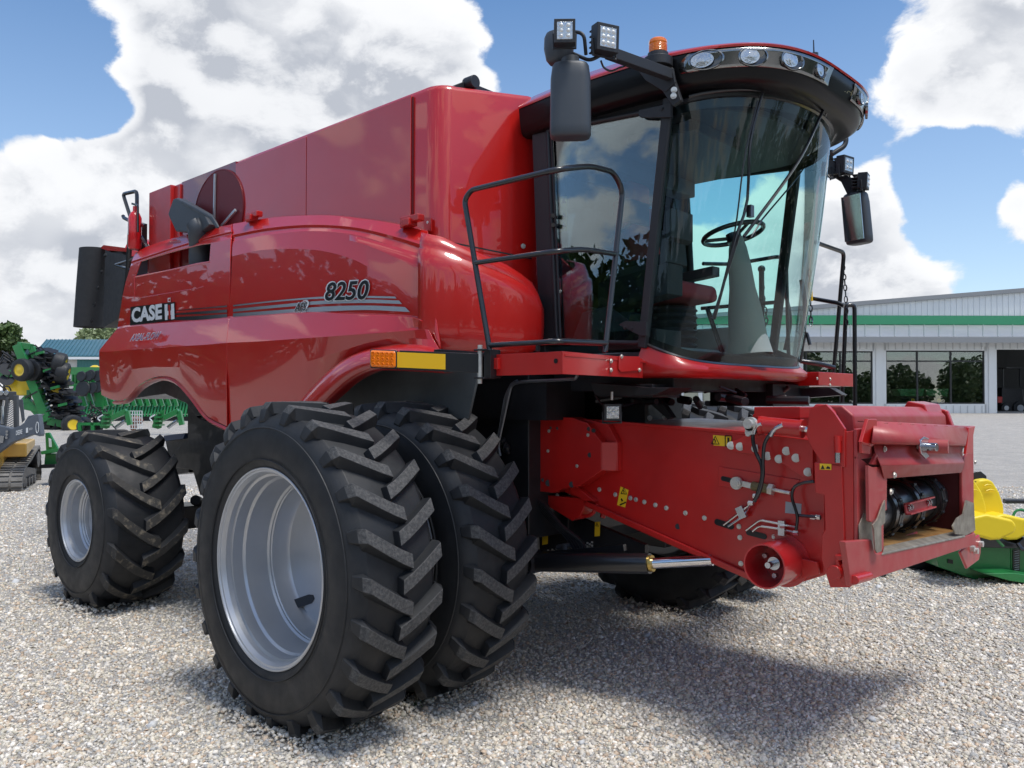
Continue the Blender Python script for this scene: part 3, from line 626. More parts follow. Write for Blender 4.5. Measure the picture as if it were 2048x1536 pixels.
# ---------------- cab
CAB = empty('cab', parent=H)
YC = -.86
def sup(xr, A, B, z, p, sl=0, f0=-90, f1=90, n=49):
    out = []
    for k in range(n):
        ph = rad(f0+(f1-f0)*k/(n-1)); x = xr+A*abs(math.cos(ph))**p; out.append(V(x, B*math.copysign(abs(math.sin(ph))**p, ph), z+sl*(x-xr)))
    return out
GB = (1.36, .343, .84, 2.244, .411, -.404); GT_ = (1.55, .557, .84, 3.634, .97, .12)
def glass_row(t, n=49, off=0):
    a, b_ = sup(*GB, n=n), sup(*GT_, n=n)
    return [p.lerp(q, t)+V(.03*math.sin(math.pi*t), 0, 0)+V(off, 0, 0) for p, q in zip(a, b_)]
w = MB(); w.grid([glass_row(t) for t in np.linspace(0, 1, 13)]); WS = w.build('windshield', GW, CAB, smooth=80)
rim_ = MB(); rim_.tube(glass_row(0), .012, 6); rim_.tube(glass_row(1), .018, 6); rim_.build('windshield_seal', BLK, CAB, smooth=60)
bd = MB(); bd.grid([glass_row(0, off=-.004), glass_row(.035, off=-.004)]); bd.grid([glass_row(.955, off=-.004), glass_row(1, off=-.004)]); bd.build('windshield_border', mat('glass_frit', (.006, .007, .008), .3), CAB, smooth=80)
# curved hood rail above the glass
hr = MB(); hr.tube([p+V(.035, 0, .02) for p in sup(*GT_, f0=-78, f1=62)], .013, 8); hr.build('glass_rail', BLK, CAB, smooth=60)
# pillars and door
pf = MB()
for s in (1, -1):
    S = lambda v: V(v.x, v.y*s, v.z)
    p0, p1 = V(1.40, YC+.01, 2.2), V(1.585, YC+.01, 3.68); pf.bar(S(p0), S(p1), .055, .05, (0, 1, 0))
    pf.slab([S(U(*q, y=YC)) for q in [(1062, 225), (1090, 225), (1113, 690), (1079, 690)]], V(0, .18*s, 0))
pf.slab([V(.55, -.84, 3.45), V(.55, .84, 3.45), V(.55, .84, 3.72), V(.55, -.84, 3.72)], V(.05, 0, 0))
pf.slab([V(.55, -.84, 2.2), V(.55, .84, 2.2), V(.55, .84, 2.55), V(.55, -.84, 2.55)], V(.05, 0, 0))
pf.box(.55, 1.6, -.84, .84, 3.66, 3.72)
fl = [V(p.x-.01, p.y*.99, 2.18) for p in sup(*GB)]
pf.slab([V(.56, -.83, 2.16)]+fl+[V(.56, .83, 2.16)], V(0, 0, -.04)); pf.build('frame', PLS, CAB, bevel=.006)
DO = MB(); dpx = [(1096, 262), (1340, 214), (1336, 260), (1287, 672), (1278, 686), (1120, 684), (1114, 670)]
dl = fillet([U(*q, y=YC) for q in dpx]+[U(*dpx[0], y=YC)], .05); dl += [dl[0]]
DO.tube(dl, .016, 8); DO.tube([U(1103, 268, y=YC-.01), U(1121, 675, y=YC-.01)], .009, 6)
DOR = DO.build('door', PLS, CAB, smooth=60)
dg = MB(); dg.slab([U(*q, y=YC+.005) for q in dpx], V(0, .005, 0)); dg.build('door_glass', GD, DOR)
hn = MB()
for P_ in ([(1242, 650), (1254, 643), (1297, 644), (1297, 672), (1285, 672)], [(1280, 228), (1284, 222), (1346, 208), (1346, 236), (1300, 237), (1284, 236)]): hn.slab([U(*q, y=YC-.01) for q in P_], V(0, -.025, 0))
for q in [(1250, 655), (1263, 657), (1324, 218)]: hn.bolt(U(*q, y=YC-.035), V(0, -1, 0), .009, .008)
hn.build('door_hinge', PLS, DOR, bevel=.004)
kn = MB(); kn.cyl(U(1106, 431, y=YC-.01), U(1106, 431, y=YC-.04), .018, .014, 14); kn.cyl(U(1106, 450, y=YC-.01), U(1106, 450, y=YC-.04), .018, .014, 14); kn.build('door_button', BLK, DOR)
dk = MB(); dk.slab([U(*q, y=YC+.015) for q in [(1119, 393), (1134, 392), (1134, 462), (1120, 464)]], V(0, .002, 0)); dk.slab([U(*q, y=YC+.015) for q in [(1118, 278), (1138, 275), (1139, 322), (1119, 325)]], V(0, .002, 0)); dk.build('warning_label', mat('faded_yellow_label', (.35, .42, .04), .5), DOR)
dk = MB()
for (a, b_) in ((393, 392), (420, 392), (440, 392), (278, 275)):
    dk.slab([U(*q, y=YC+.012) for q in [(1122, a+14), (1127, a+4), (1132, a+13)]], V(0, .001, 0))
dk.build('warning_mark', BKD, DOR)
# far side: framed opening glass
fs2 = MB(); fd = [V(p.x, -p.y, p.z) for p in [U(*q, y=YC) for q in dpx]]; fl2 = fillet(fd+[fd[0]], .05); fs2.tube(fl2+[fl2[0]], .03, 8); 
fs2.tube([V(.80, .84, 2.62), V(1.45, .84, 2.62)], .015, 8); FD = fs2.build('door', PLS, CAB, smooth=60)
fg = MB(); fg.slab(fd, V(0, .004, 0)); fg.build('door_glass', glass('far_glass', (.75, .95, .93), .5), FD)
# rear wall glass and dark lower wall
rw = MB(); rw.box(.57, .575, -.8, .8, 2.55, 3.45); rw.build('rear_window', GD, CAB)
# interior
INT = mat('interior_trim', (.16, .17, .17), .7); INTD = mat('interior_dark', (.05, .055, .06), .6)
hd = MB(); hd.slab([V(p.x*1.0-.03, p.y*.96, 3.62) for p in sup(1.5, .50, .84, 3.5, .97)]+[V(.6, .8, 3.62), V(.6, -.8, 3.62)], V(0, 0, .04)); hd.box(.65, .8, -.75, .75, 3.5, 3.62); hd.box(1.1, 1.6, -.6, .0, 3.55, 3.62); hd.build('headliner', INTD, CAB, bevel=.01)
mo = MB(); mo.obox((1.30, -.36, 2.86), (.02, 0, .01), (0, .13, .0), (-.01, 0, .09)); mo.obox((1.18, -.60, 3.10), (.015, .01, 0), (0, .11, 0), (0, 0, .075)); mo.tube([V(1.30, -.38, 2.8), V(1.15, -.45, 2.6)], .014, 6); mo.tube([V(1.17, -.62, 3.05), V(1.1, -.78, 2.9)], .012, 6); mo.build('monitor', INTD, CAB, bevel=.008)
js = MB(); js.tube(catmull([V(1.25, -.40, 2.66), V(1.28, -.40, 2.76), V(1.26, -.39, 2.82)], 6), .022, 8); js.obox((1.0, -.38, 2.76), (.2, 0, .02), (0, .05, 0), (0, 0, .03)); js.build('armrest', INT, CAB, bevel=.015)
tr_ = MB(); tr_.box(.95, 1.38, .45, .78, 2.18, 2.42); tr_.box(1.0, 1.3, -.30, .3, 2.18, 2.24); tr_.build('floor_console', mat('pale_console', (.42, .46, .44), .6), CAB, bevel=.03)
cn = MB(); cn.lathe((1.66, 0, 2.18), (-.12, 0, 1), [(0, .15), (.12, .125), (.3, .11), (.45, .085), (.60, .075), (.72, .06), (.80, .04), (.80, 0)], 20); cn.build('steering_column', mat('column_green_grey', (.34, .40, .36), .6), CAB, smooth=50)
swc = V(1.54, 0, 3.0); swn = V(-.25, 0, 1).normalized(); sw = MB(); e1 = V(0, 1, 0); e2_ = swn.cross(e1)
ci = [swc+(e1*math.cos(t)+e2_*math.sin(t))*.2 for t in [2*math.pi*k/32 for k in range(33)]]; sw.tube(ci, .016, 8, False)
for a in (0, 2.1, 4.2): sw.tube([swc-swn*.03, swc+(e1*math.cos(a)+e2_*math.sin(a))*.2], .012, 6)
sw.cyl(swc-swn*.06, swc, .05); sw.build('steering_wheel', BLK, CAB, smooth=60)
st = MB(); st.obox((1.05, 0, 2.62), (.24, 0, .02), (0, .25, 0), (-.01, 0, .06)); st.obox((.82, 0, 2.98), (.05, 0, 0), (0, .24, 0), (-.08, 0, .34)); st.obox((.76, 0, 3.38), (.04, 0, 0), (0, .13, 0), (0, 0, .1)); st.build('seat', mat('seat_red_cloth', (.40, .06, .07), .8), CAB, bevel=.04, seg=3)
sb_ = MB()
for k in range(6): z = 2.24+k*.05; sb_.lathe((1.03, 0, z), (0, 0, 1), [(0, .17), (.025, .21), (.05, .17)], 20)
for y in (-.34, .34): sb_.obox((1.0, y, 2.80), (.22, 0, .02), (0, .05, 0), (0, 0, .035))
sb_.build('seat_bellows', INTD, CAB, bevel=.006)
cs = MB(); cs.obox((1.1, -.46, 2.62), (.28, 0, .04), (0, .09, 0), (0, 0, .1)); cs.tube(fillet([V(1.28, -.45, 2.6), V(1.32, -.4, 2.95), V(1.18, -.4, 3.0)], .1), .025, 8); cs.obox((1.45, -.52, 2.98), (.02, 0, .01), (0, .13, 0), (0, 0, .09)); cs.box(1.0, 1.45, -.78, -.5, 2.2, 2.32)
cs.obox((1.5, .2, 2.28), (.05, 0, .03), (0, .04, 0), (0, 0, .01)); cs.tube([V(1.52, -.1, 2.2), V(1.42, -.12, 2.5)], .012, 6); cs.tube([V(1.55, -.18, 2.2), V(1.45, -.2, 2.5)], .012, 6); cs.build('console', INTD, CAB, bevel=.015)
fl = MB(); fl.slab([V(.6, -.8, 2.165)]+[V(p.x-.03, p.y*.96, 2.165) for p in sup(*GB)]+[V(.6, .8, 2.165)], V(0, 0, .015)); fl.build('floor_mat', mat('pale_floor_mat', (.5, .54, .52), .7), CAB)
lp = MB(); lp.slab([U(*q, y=-.72) for q in [(1165, 625), (1215, 612), (1255, 640), (1250, 690), (1140, 690)]], V(0, .02, 0)); lp.build('grey_panel', mat('pale_lower_trim', (.3, .33, .3), .7), CAB)
# roof
def roof_row(A, B, z, xr=1.0, p=.62, back=.42, by=.92, n=60, sl=0):
    fr = sup(xr, A, B, z, p, sl, n=n)
    return [V(back, -B*by, z), V(back+.3, -B*(by+.04), z)]+fr+[V(back+.3, B*(by+.04), z), V(back, B*by, z)]
RR = [roof_row(.2, .25, 4.01, back=.8), roof_row(.55, .66, 4.005, back=.55), roof_row(.85, .87, 3.99, back=.46), roof_row(1.2, .955, 3.925), roof_row(1.285, .99, 3.90), roof_row(1.30, 1.0, 3.888), roof_row(1.295, .998, 3.876)]
r_ = MB(); r_.grid(RR); r_.poly(RR[0]); r_.build('roof', RED, CAB, smooth=60)
BR = [roof_row(1.285, .99, 3.884), roof_row(1.29, .99, 3.87), roof_row(1.275, .985, 3.82), roof_row(1.255, .975, 3.77), roof_row(1.235, .965, 3.725), roof_row(1.19, .945, 3.70), roof_row(1.0, .90, 3.69, p=.7), roof_row(.75, .84, 3.70, p=.85)]
r_ = MB(); r_.grid(BR); r_.build('roof_visor', mat('gloss_black', (.004, .0045, .006), .35, 0, .15, crough=.1, spec=.2), CAB, smooth=60)
def rp(ph, h, off=0):
    """point of the black visor band; ph in degrees, h 0 at its top and 1 at its bottom"""
    z = 3.872-.105*h; A = 1.29-.036*h; B = .99-.016*h; c_, s_ = math.cos(rad(ph)), math.sin(rad(ph))
    p = V(1+A*abs(c_)**.62, B*math.copysign(abs(s_)**.62, s_), z)
    return p+V(c_*.8, s_, 0).normalized()*off
def px_of(p): d = p-CP; return 1024+FPX*d.dot(cr)/d.dot(cf)
def ph_of(px, h, lo=-70, hi=-2):
    for _ in range(30):
        m_ = (lo+hi)/2
        if px_of(rp(m_, h)) < px: lo = m_
        else: hi = m_
    return m_
pa, pb = ph_of(1358, .6), ph_of(1658, .5)
print('roof phi', pa, pb, px_of(rp(0, .5)), px_of(rp(-pb, .5)), px_of(rp(-pa, .5)))
for s in (1, -1):
    b = MB(); rows = []
    for j in range(7):
        h = .04+.94*j/6; taper = abs(j/6-.62)**2*6; rows.append([rp(s*(pa+taper*1.2+(pb-pa-taper*1.0)*k/24), h, .006) for k in range(25)])
    b.grid(rows); LB = b.build('light_bar', SMK, CAB, smooth=60, solid=.006)
    for px in (1413, 1505, 1582, 1638):
        ph = ph_of(px, .5)*s; c0 = rp(ph, .5, .004); t = (rp(ph+1, .5)-rp(ph-1, .5)).normalized(); nn = V(t.y, -t.x, 0).normalized(); nn = nn if nn.x > 0 or nn.dot(c0-V(1, 0, c0.z)) > 0 else -nn
        if nn.dot(c0-V(1, 0, c0.z)) < 0: nn = -nn
        R_ = .052 if px < 1630 else .046; w_ = 1.75 if px < 1500 else 1.45 if px < 1630 else 1.1
        k_ = MB()
        def rg(r, off): return [c0+t*math.cos(a)*r*w_+V(0, 0, math.sin(a)*r)+nn*off for a in [2*math.pi*q/28 for q in range(28)]]
        k_.grid([rg(R_*1.1, .0), rg(R_*1.12, .014), rg(R_*1.02, .016), rg(R_*.95, .006)], True); lmp = k_.build('work_light', SMK, CAB, smooth=50)
        k_ = MB(); k_.grid([rg(R_*.98, .006), rg(R_*.7, .003), rg(R_*.02, .002)], True); k_.build('reflector', mat('dark_reflector', (.10, .11, .12), .15, .7) if s > 0 and px == 1413 else bpy.data.materials['dark_reflector'], lmp, smooth=60)
        k_ = MB(); cc_ = c0-t*R_*.25*w_*s
        k_.grid([[cc_+t*math.cos(a)*r*w_*.72+V(0, 0, math.sin(a)*r*.82)+nn*(.014+(.006 if r < R_*.5 else 0)) for a in [2*math.pi*q/24 for q in range(24)]] for r in (R_, R_*.8, R_*.4, .001)], True); k_.build('lens', LENS, lmp, smooth=60)
ta, tb = rp(-7.2, .72, .004), rp(3.5, .72, .004); tt = rp(-7.2, .42, .004)
text('lettering', 'CASE IH', mat('gold_lettering', (.55, .48, .3), .3, .8), CAB, ta, tb, tt, off=.0)
an = MB(); q = U(1628, 113, y=.55); an.cyl(q, U(1627, 80, y=.55), .006, .004, 8); an.cyl(q-V(0, 0, .03), q+V(0, 0, .02), .03); an.build('antenna', BLK, CAB)
# wipers
wp = MB()
def G(px, py, off=.04):
    # point on the windshield surface (marching along the ray)
    d = (cf+cr*((px-1024)/FPX)-cu*((py-768)/FPX))
    best = None
    for t in np.linspace(0, 1, 33):
        row = glass_row(t, 97)
        for p, q in zip(row, row[1:]):
            if p.x < 1.5 and p.y > 0: continue
            m_ = (p+q)/2; k = (m_-CP); dist = (k-d*(k.dot(d)/d.dot(d))).length
            if best is None or dist < best[0]: best = (dist, m_)
    return best[1]+V(off, -off*.35, 0)
for P_, r in (([(1512, 195), (1490, 290), (1486, 410), (1465, 470), (1418, 640)], .009), ([(1505, 200), (1478, 330), (1455, 480), (1418, 640)], .005), ([(1650, 205), (1590, 320), (1502, 440), (1480, 475)], .010), ([(1658, 212), (1600, 335), (1512, 440), (1492, 470)], .006), ([(1468, 470), (1445, 550), (1416, 642)], .007)):
    wp.tube(catmull([G(*q) for q in P_], 14), r, 6)
wp.obox(G(1489, 420), V(0, .0, .035), V(0, .02, 0), V(.015, 0, 0)); wp.build('wiper', BLK, CAB, smooth=60)
# red skirt under the windshield
sk = MB(); tops = [p+V(.012, 0, .0) for p in sup(1.36, .343, .845, 2.244, .411, -.404)]
tops = [V(p.x, p.y, p.z-.005) for p in tops]
def skr(dx, B, z, f=0): return [V(p.x+dx*(math.cos(rad(-90+180*k/48))**.4), p.y*B/.845, z+f*(1-math.cos(rad(-90+180*k/48))**.5)) for k, p in enumerate(tops)]
sk.grid([tops, [p+V(.02, 0, -.015) for p in tops], skr(.05, .875, 2.075, .05), skr(.05, .88, 2.05, .0), skr(.03, .875, 2.03, -.0), skr(-.03, .84, 2.015, 0), skr(-.15, .6, 2.03, 0)]); sk.build('cab_skirt', REDM, CAB, smooth=60)
# underside clutter of the cab
uc = MB(); uc.box(.6, 1.55, -.75, .75, 1.94, 2.12); uc.box(1.1, 1.5, -.9, -.6, 1.9, 1.98); uc.box(1.1, 1.6, .45, 1.05, 1.84, 2.0)
for _ in range(26):
    x, y = random.uniform(.9, 1.7), random.uniform(-.6, .8); l = random.uniform(.05, .3); a = random.random()*6.28; z = random.uniform(1.86, 1.97); uc.tube([V(x, y, z), V(x+l*math.cos(a), y+l*math.sin(a), z+random.uniform(-.05, .05))], random.uniform(.008, .03), 7)
uc.slab([U(*q, y=-.95) for q in [(1180, 765), (1250, 770), (1290, 775), (1340, 775), (1310, 790), (1250, 793), (1190, 792)]], V(0, .25, 0)); uc.slab([U(*q, y=.9) for q in [(1535, 780), (1660, 775), (1685, 790), (1560, 800)]], V(0, .1, 0)); uc.build('underframe', DRK, CAB, bevel=.006)
# ---------------- mirror, work lamps and beacon on the near roof arm
def work_lamp(px, py, w, h, y, yaw, parent, cells):
    c0 = U(px, py, y=y); fwd = V(math.cos(yaw), math.sin(yaw), -.05).normalized(); rt = fwd.cross(V(0, 0, 1)).normalized(); up = rt.cross(fwd)
    b = MB(); b.obox(c0, fwd*.035, rt*w, up*h); 
    for k in range(5): b.obox(c0-fwd*.05+up*h*(-.8+.4*k), fwd*.03, rt*w*.8, up*h*.06)
    b.tube([c0-rt*w*1.05-fwd*.01, c0-rt*w*1.05-up*h*1.3, c0+rt*w*1.05-up*h*1.3, c0+rt*w*1.05-fwd*.01], .008, 6); o = b.build('work_lamp', PLS, parent, bevel=.008)
    b = MB(); b.obox(c0+fwd*.034, fwd*.003, rt*w*.74, up*h*.74); b.build('lens', LENS, o, bevel=.004)
    b = MB(); ny = 3 if cells > 5 else 2
    for i in range(2 if cells < 9 else 3):
        for j in range(ny):
            n_ = 2 if cells < 9 else 3; q = c0+fwd*.034+rt*w*.74*(-1+(2*i+1)/n_)*.9+up*h*.74*(-1+(2*j+1)/ny)*.9; b.lathe(q, fwd, [(.003, w*.2), (.009, w*.12), (.011, 0)], 12)
    if cells == 5: b.lathe(c0+fwd*.034, fwd, [(.003, w*.2), (.009, w*.12), (.011, 0)], 12)
    b.build('led', mat('led_lens', (.75, .77, .76), .15, .1) if 'led_lens' not in bpy.data.materials else bpy.data.materials['led_lens'], o, smooth=60)
    return o
MA = MB(); a0, a1 = V(1.66, -.92, 3.72), U(1215, 105, y=-1.42)
MA.bar(U(1340, 150, y=-.98), a1, .05, .06); MA.slab([U(*q, y=-.98) for q in [(1300, 150), (1345, 150), (1362, 200), (1345, 212), (1330, 190)]], V(0, .03, 0)); MA.slab([U(*q, y=-.985) for q in [(1262, 122), (1300, 118), (1345, 135), (1350, 165), (1330, 185), (1290, 160)]], V(0, .02, 0))
MA.cyl(U(1316, 136, y=-1.0), U(1316, 118, y=-1.0), .085, n=28)
MA.tube(fillet([U(1205, 108, y=-1.45), U(1180, 122, y=-1.5), U(1130, 100, y=-1.52), U(1133, 62, y=-1.52), U(1168, 66, y=-1.5), U(1172, 110, y=-1.48)], .04), .011, 8)
MARM = MA.build('mirror_arm', PLS, CAB, bevel=.006)
MARM['label'] = 'near side arm holding mirror, lamps and beacon'
bb = MB(); bb.bolt(U(1348, 180, y=-.99), V(.6, -1, 0), .012, .012); bb.bolt(U(1347, 192, y=-.99), V(.6, -1, 0), .012, .012); bb.build('bolt_heads', ZNC, MARM)
work_lamp(1129, 66, .056, .062, -1.70, rad(-48), CAB, 6); work_lamp(1210, 79, .068, .073, -1.48, rad(-22), CAB, 9)
bc = MB(); q = U(1316, 118, y=-1.0); bc.lathe(q-V(0, 0, .0), (0, 0, 1), [(0, .062), (.03, .060), (.032, .053)], 28); bc.build('beacon_base', PLS, CAB, smooth=40)
bc = MB(); prof = [(.03, .053)]+[(.035+.0045*i, .053 if i % 2 else .0505) for i in range(11)]+[(.09, .054), (.105, .052), (.112, .046), (.114, 0)]; bc.lathe(q, (0, 0, 1), prof, 36); bcn = bc.build('beacon', ORG, CAB, smooth=25)
def mirror(c0, w, h, yaw, tilt, name, parent):
    """rounded housing: back towards +axis"""
    ex = V(math.cos(yaw), math.sin(yaw), 0); ez = V(0, 0, 1)-ex*tilt; ey = ez.cross(ex).normalized(); ez.normalize()
    b = MB(); rows = []
    for t, s in ((-1, .0), (-1, .80), (-.97, .93), (-.9, .99), (-.7, 1), (.6, .97), (.9, .90), (.97, .82), (1, .7), (1, 0)):
        row = []
        for k in range(24):
            a = 2*math.pi*k/24; x = math.copysign(abs(math.cos(a))**.55, math.cos(a)); y = math.sin(a); y = math.copysign(abs(y)**.6, y); y = y*.55 if y < 0 else y
            row.append(c0+ey*x*w*s+ex*y*w*.75*s+ez*h*t)
        rows.append(row)
    b.grid(rows, True); o = b.build(name, GRP, parent, smooth=50)
    b = MB(); q = c0-ex*w*.43; b.slab([q+ey*w*.85*i+ez*h*.88*j for i, j in ((-1, -1), (1, -1), (1, 1), (-1, 1))], -ex*.004); b.build('mirror_glass', CHR, o)
    return o
MM = mirror(U(1141, 204, y=-1.58)+V(.0, 0, 0), .112, .205, rad(-50), .0, 'mirror', CAB)
mt = MB(); q = U(1112, 98, y=-1.54); ex = V(math.cos(rad(-62)), math.sin(rad(-62)), 0); ey = V(-ex.y, ex.x, 0)
rows = []
for t, s in ((-.085, 0), (-.085, .62), (-.06, .85), (0, 1), (.06, .98), (.085, .85), (.09, 0)): rows.append([U(1118, 98, y=-1.56)+V(0, 0, t)+ey*math.cos(a)*.085*s+ex*math.sin(a)*.07*s for a in [2*math.pi*k/20 for k in range(20)]])
mt.grid(rows, True); mt.tube([U(1140, 118, y=-1.56), U(1143, 142, y=-1.56)], .05, 14); mt.build('mirror', GRP, CAB, smooth=60)['label'] = 'small upper wide-angle mirror head'
# far side mirror cluster
fa2 = MB(); fa2.tube(fillet([V(1.55, .93, 3.70), U(1690, 262, y=1.5), U(1693, 290, y=1.5), U(1664, 308, y=1.4)], .12), .02, 8); fa2.tube(fillet([U(1660, 300, y=1.45), U(1662, 345, y=1.5), U(1690, 362, y=1.55), U(1722, 385, y=1.6)], .05), .022, 8); fa2.slab([U(*q, y=1.5) for q in [(1678, 355), (1692, 350), (1713, 360), (1712, 392), (1695, 390)]], V(0, .04, 0)); fa2.build('mirror_arm', PLS, CAB, smooth=50)
MF = mirror(U(1713, 437, y=1.55), .105, .20, rad(72), .12, 'mirror', CAB)
for (px, py, w_, ya) in ((1690, 331, .07, -10), (1727, 363, .06, 12), (1664, 338, .055, 30)): work_lamp(px, py, w_, w_, 1.5, rad(ya), CAB, 4)
cb_ = MB(); cb_.tube(catmull([U(1202, 122, y=-1.45), U(1208, 135, y=-1.4), U(1222, 142, y=-1.35), U(1240, 135, y=-1.3), U(1255, 130, y=-1.2)], 16), .006, 6); cb_.tube(catmull([U(1655, 350, y=1.4), U(1662, 357, y=1.4), U(1672, 355, y=1.45)], 8), .008, 6); cb_.build('lamp_cable', BLK, CAB)
# ---------------- platform, railings
DK = MB(); zd0, zd1 = 2.015, 2.13
def DP(px, dep, z): p = UD(px, 730, dep); return V(p.x, p.y, z)
pA, pB, pC = (985, 4.55), (1125, 4.2), (1285, 4.95)
def edge(t, z):
    """along the platform edge: 0 at the hinge, 1 at the outer corner, 2 at the cab end"""
    a_, b_ = (pA, pB) if t < 1 else (pB, pC); u = t if t < 1 else t-1; A_, B_ = DP(*a_, z), DP(*b_, z); return A_.lerp(B_, u)
for t0, t1 in ((0, 1), (1, 2)): DK.slab([edge(t0, zd0), edge(t1-1e-6, zd0), edge(t1-1e-6, zd1), edge(t0, zd1)], V(-.004, .008, 0))
DK.slab([edge(0, zd1-.012)+V(0, .02, 0), edge(1, zd1-.012)+V(0, .02, 0), edge(2-1e-6, zd1-.012)+V(0, .02, 0), V(1.42, -.84, zd1-.012), V(.75, -.84, zd1-.012)], V(0, 0, -.012))
DKO = DK.build('platform', REDM, H, bevel=.003)
def onE(px, py, off=0.0):
    """point of the platform's edge faces"""
    a_, b_ = (pA, pB) if px < 1125 else (pB, pC); A_, B_ = DP(*a_, 0), DP(*b_, 0); n_ = (B_-A_).cross(V(0, 0, 1)).normalized(); n_ = n_ if n_.dot(CP-A_) > 0 else -n_
    d = cf+cr*((px-1024)/FPX)-cu*((py-768)/FPX); t = (A_-CP).dot(n_)/d.dot(n_); return CP+d*t+n_*off, n_
dp = MB(); n_ = onE(1250, 730)[1]; dp.slab([onE(*q, .004)[0] for q in [(1236, 712), (1278, 713), (1278, 741), (1240, 744), (1235, 738)]], n_*.003); a_ = onE(985, 730)[0]; dp.box(a_.x-.04, a_.x+.06, a_.y-.02, a_.y+.1, 2.05, 2.11); dp.build('platform_plate', REDM, DKO, bevel=.003)
bb = MB()
for q in [(1220, 722), (1220, 740), (1241, 713), (1277, 740), (992, 729)]: p_, n_ = onE(*q, .006); bb.bolt(p_, n_, .009, .008)
bb.build('bolt_heads', ZNC, DKO)
bb = MB(); p_, n_ = onE(1112, 722, .001); bb.cyl(p_, p_+n_*.002, .013, n=14); bb.build('hole', BKD, DKO)
def RL(px, py): return onE(px, py, -.03)[0]
def RB(px, py):
    # the rail bends with the platform, its corner 20 px to the right
    return onE(px-15 if px > 1000 else px, py, -.03)[0] if False else onE(px, py, -.03)[0]
r1 = MB(); r1.tube(fillet([RL(974, 715), RL(921, 398), RL(935, 378), RL(1125, 337), RL(1190, 330), RL(1236, 342), RL(1255, 378), RL(1220, 702)], .10, 7), .0155, 12)
r1.tube(fillet([RL(940, 525), RL(1125, 501), RL(1175, 497), RL(1240, 507)], .1), .0145, 10); r1.tube(fillet([RL(972, 690), RL(1060, 685), RL(1125, 682), RL(1222, 686)], .1), .0155, 10)
r1.tube([RL(1068, 686), RL(1068, 702)], .012, 8); r1.tube([RL(1222, 686), RL(1218, 705)], .012, 8); r1.build('handrail', BLK, H, smooth=60)['label'] = 'black tube handrail on the near platform'
r2 = MB(); r2.tube(fillet([V(.75, .95, 3.0), V(.85, 1.25, 3.02), V(1.3, 1.3, 3.05), V(1.32, 1.3, 2.2)], .1), .016, 8); r2.build('handrail', BLK, H)
# far platform, ladder rails, chains
fp_ = MB(); yf = 1.15; x1_ = U(1670, 760, y=yf).x; fp_.box(1.2, x1_, .86, yf+.35, 1.99, 2.09); fp_.build('platform', REDM, H, bevel=.004)
bb = MB()
for q in [(1660, 758), (1634, 757), (1660, 770)]: bb.bolt(V(x1_+.001, U(*q, x=x1_).y, U(*q, x=x1_).z), V(1, 0, 0), .008, .006)
bb.build('bolt_heads', ZNC, H)
r3 = MB(); K = lambda px, py, y=1.25: U(px, py, y=y)
r3.tube(fillet([K(1632, 485, 1.0), K(1688, 505, 1.5), K(1668, 735, 1.5)], .05), .017, 8); r3.tube(fillet([K(1625, 597), K(1676, 606), K(1688, 612)], .04), .016, 8); r3.tube(fillet([K(1603, 560, 1.1), K(1612, 620, 1.1), K(1600, 725, 1.1)], .05), .018, 8); r3.tube(catmull([K(1600, 722, 1.1), K(1640, 728, 1.2), K(1668, 735, 1.35)], 6), .018, 8); r3.tube([K(1668, 735, 1.35), K(1667, 750, 1.35)], .014, 8)
r3.tube(fillet([K(1684, 805, 1.7), K(1692, 610, 1.7), K(1709, 610, 1.75), K(1710, 815, 1.75)], .08), .018, 8); r3.tube(fillet([K(1620, 690), K(1612, 660), K(1605, 690)], .05), .014, 8)
r3.build('handrail', BLK, H, smooth=60)['label'] = 'far side ladder handrail'
def chain(P_, step=.04, r=.005):
    b = MB(); pts = catmull(P_, max(3, int(sum((Vector(q)-Vector(p)).length for p, q in zip(P_, P_[1:]))/step)))
    for i, p in enumerate(pts[:-1]):
        d = (pts[i+1]-p).normalized(); a = d.cross(V(1, .3, 0)).normalized() if i % 2 else d.cross(d.cross(V(1, .3, 0))).normalized(); c_ = (p+pts[i+1])/2; L = step*.68
        b.tube([c_+d*math.cos(t)*L+a*math.sin(t)*L*.45 for t in [2*math.pi*k/8 for k in range(9)]], r, 4, False)
    return b
ch1 = chain([K(1686, 530, 1.5), K(1690, 570, 1.6), K(1693, 630, 1.65), K(1692, 660, 1.65)]); ch1.build('chain', BLK, H)
ch2 = chain([K(1619, 540, 1.2), K(1621, 600, 1.2), K(1622, 645, 1.2)]); ch2.build('chain', BLK, H)
ch3 = chain([U(1524, 545, y=1.0), U(1527, 600, y=1.05), U(1533, 640, y=1.1), U(1522, 680, y=1.1)]); ch3.build('chain', BLK, H)
yl = MB(); yl.cyl(K(1620, 565, 1.2), K(1622, 602, 1.2), .016, n=8); yl.build('chain_sleeve', YEL, H)
hk = MB(); hk.tube(fillet([K(1622, 636, 1.2), K(1618, 645, 1.2), K(1622, 655, 1.2), K(1626, 645, 1.2), K(1622, 636, 1.2)], .02), .004, 6); hk.build('hook', STL, H)
r4 = MB(); r4.cyl(U(1524, 660, y=1.0), U(1523, 540, y=1.0), .022, n=10); r4.ball(U(1523, 538, y=1.0), .03); r4.tube(fillet([U(1570, 700, y=1.35), U(1583, 640, y=1.35), U(1565, 560, y=1.35), U(1570, 545, y=1.35)], .1), .016, 8); r4.build('ladder_post', BLK, H)
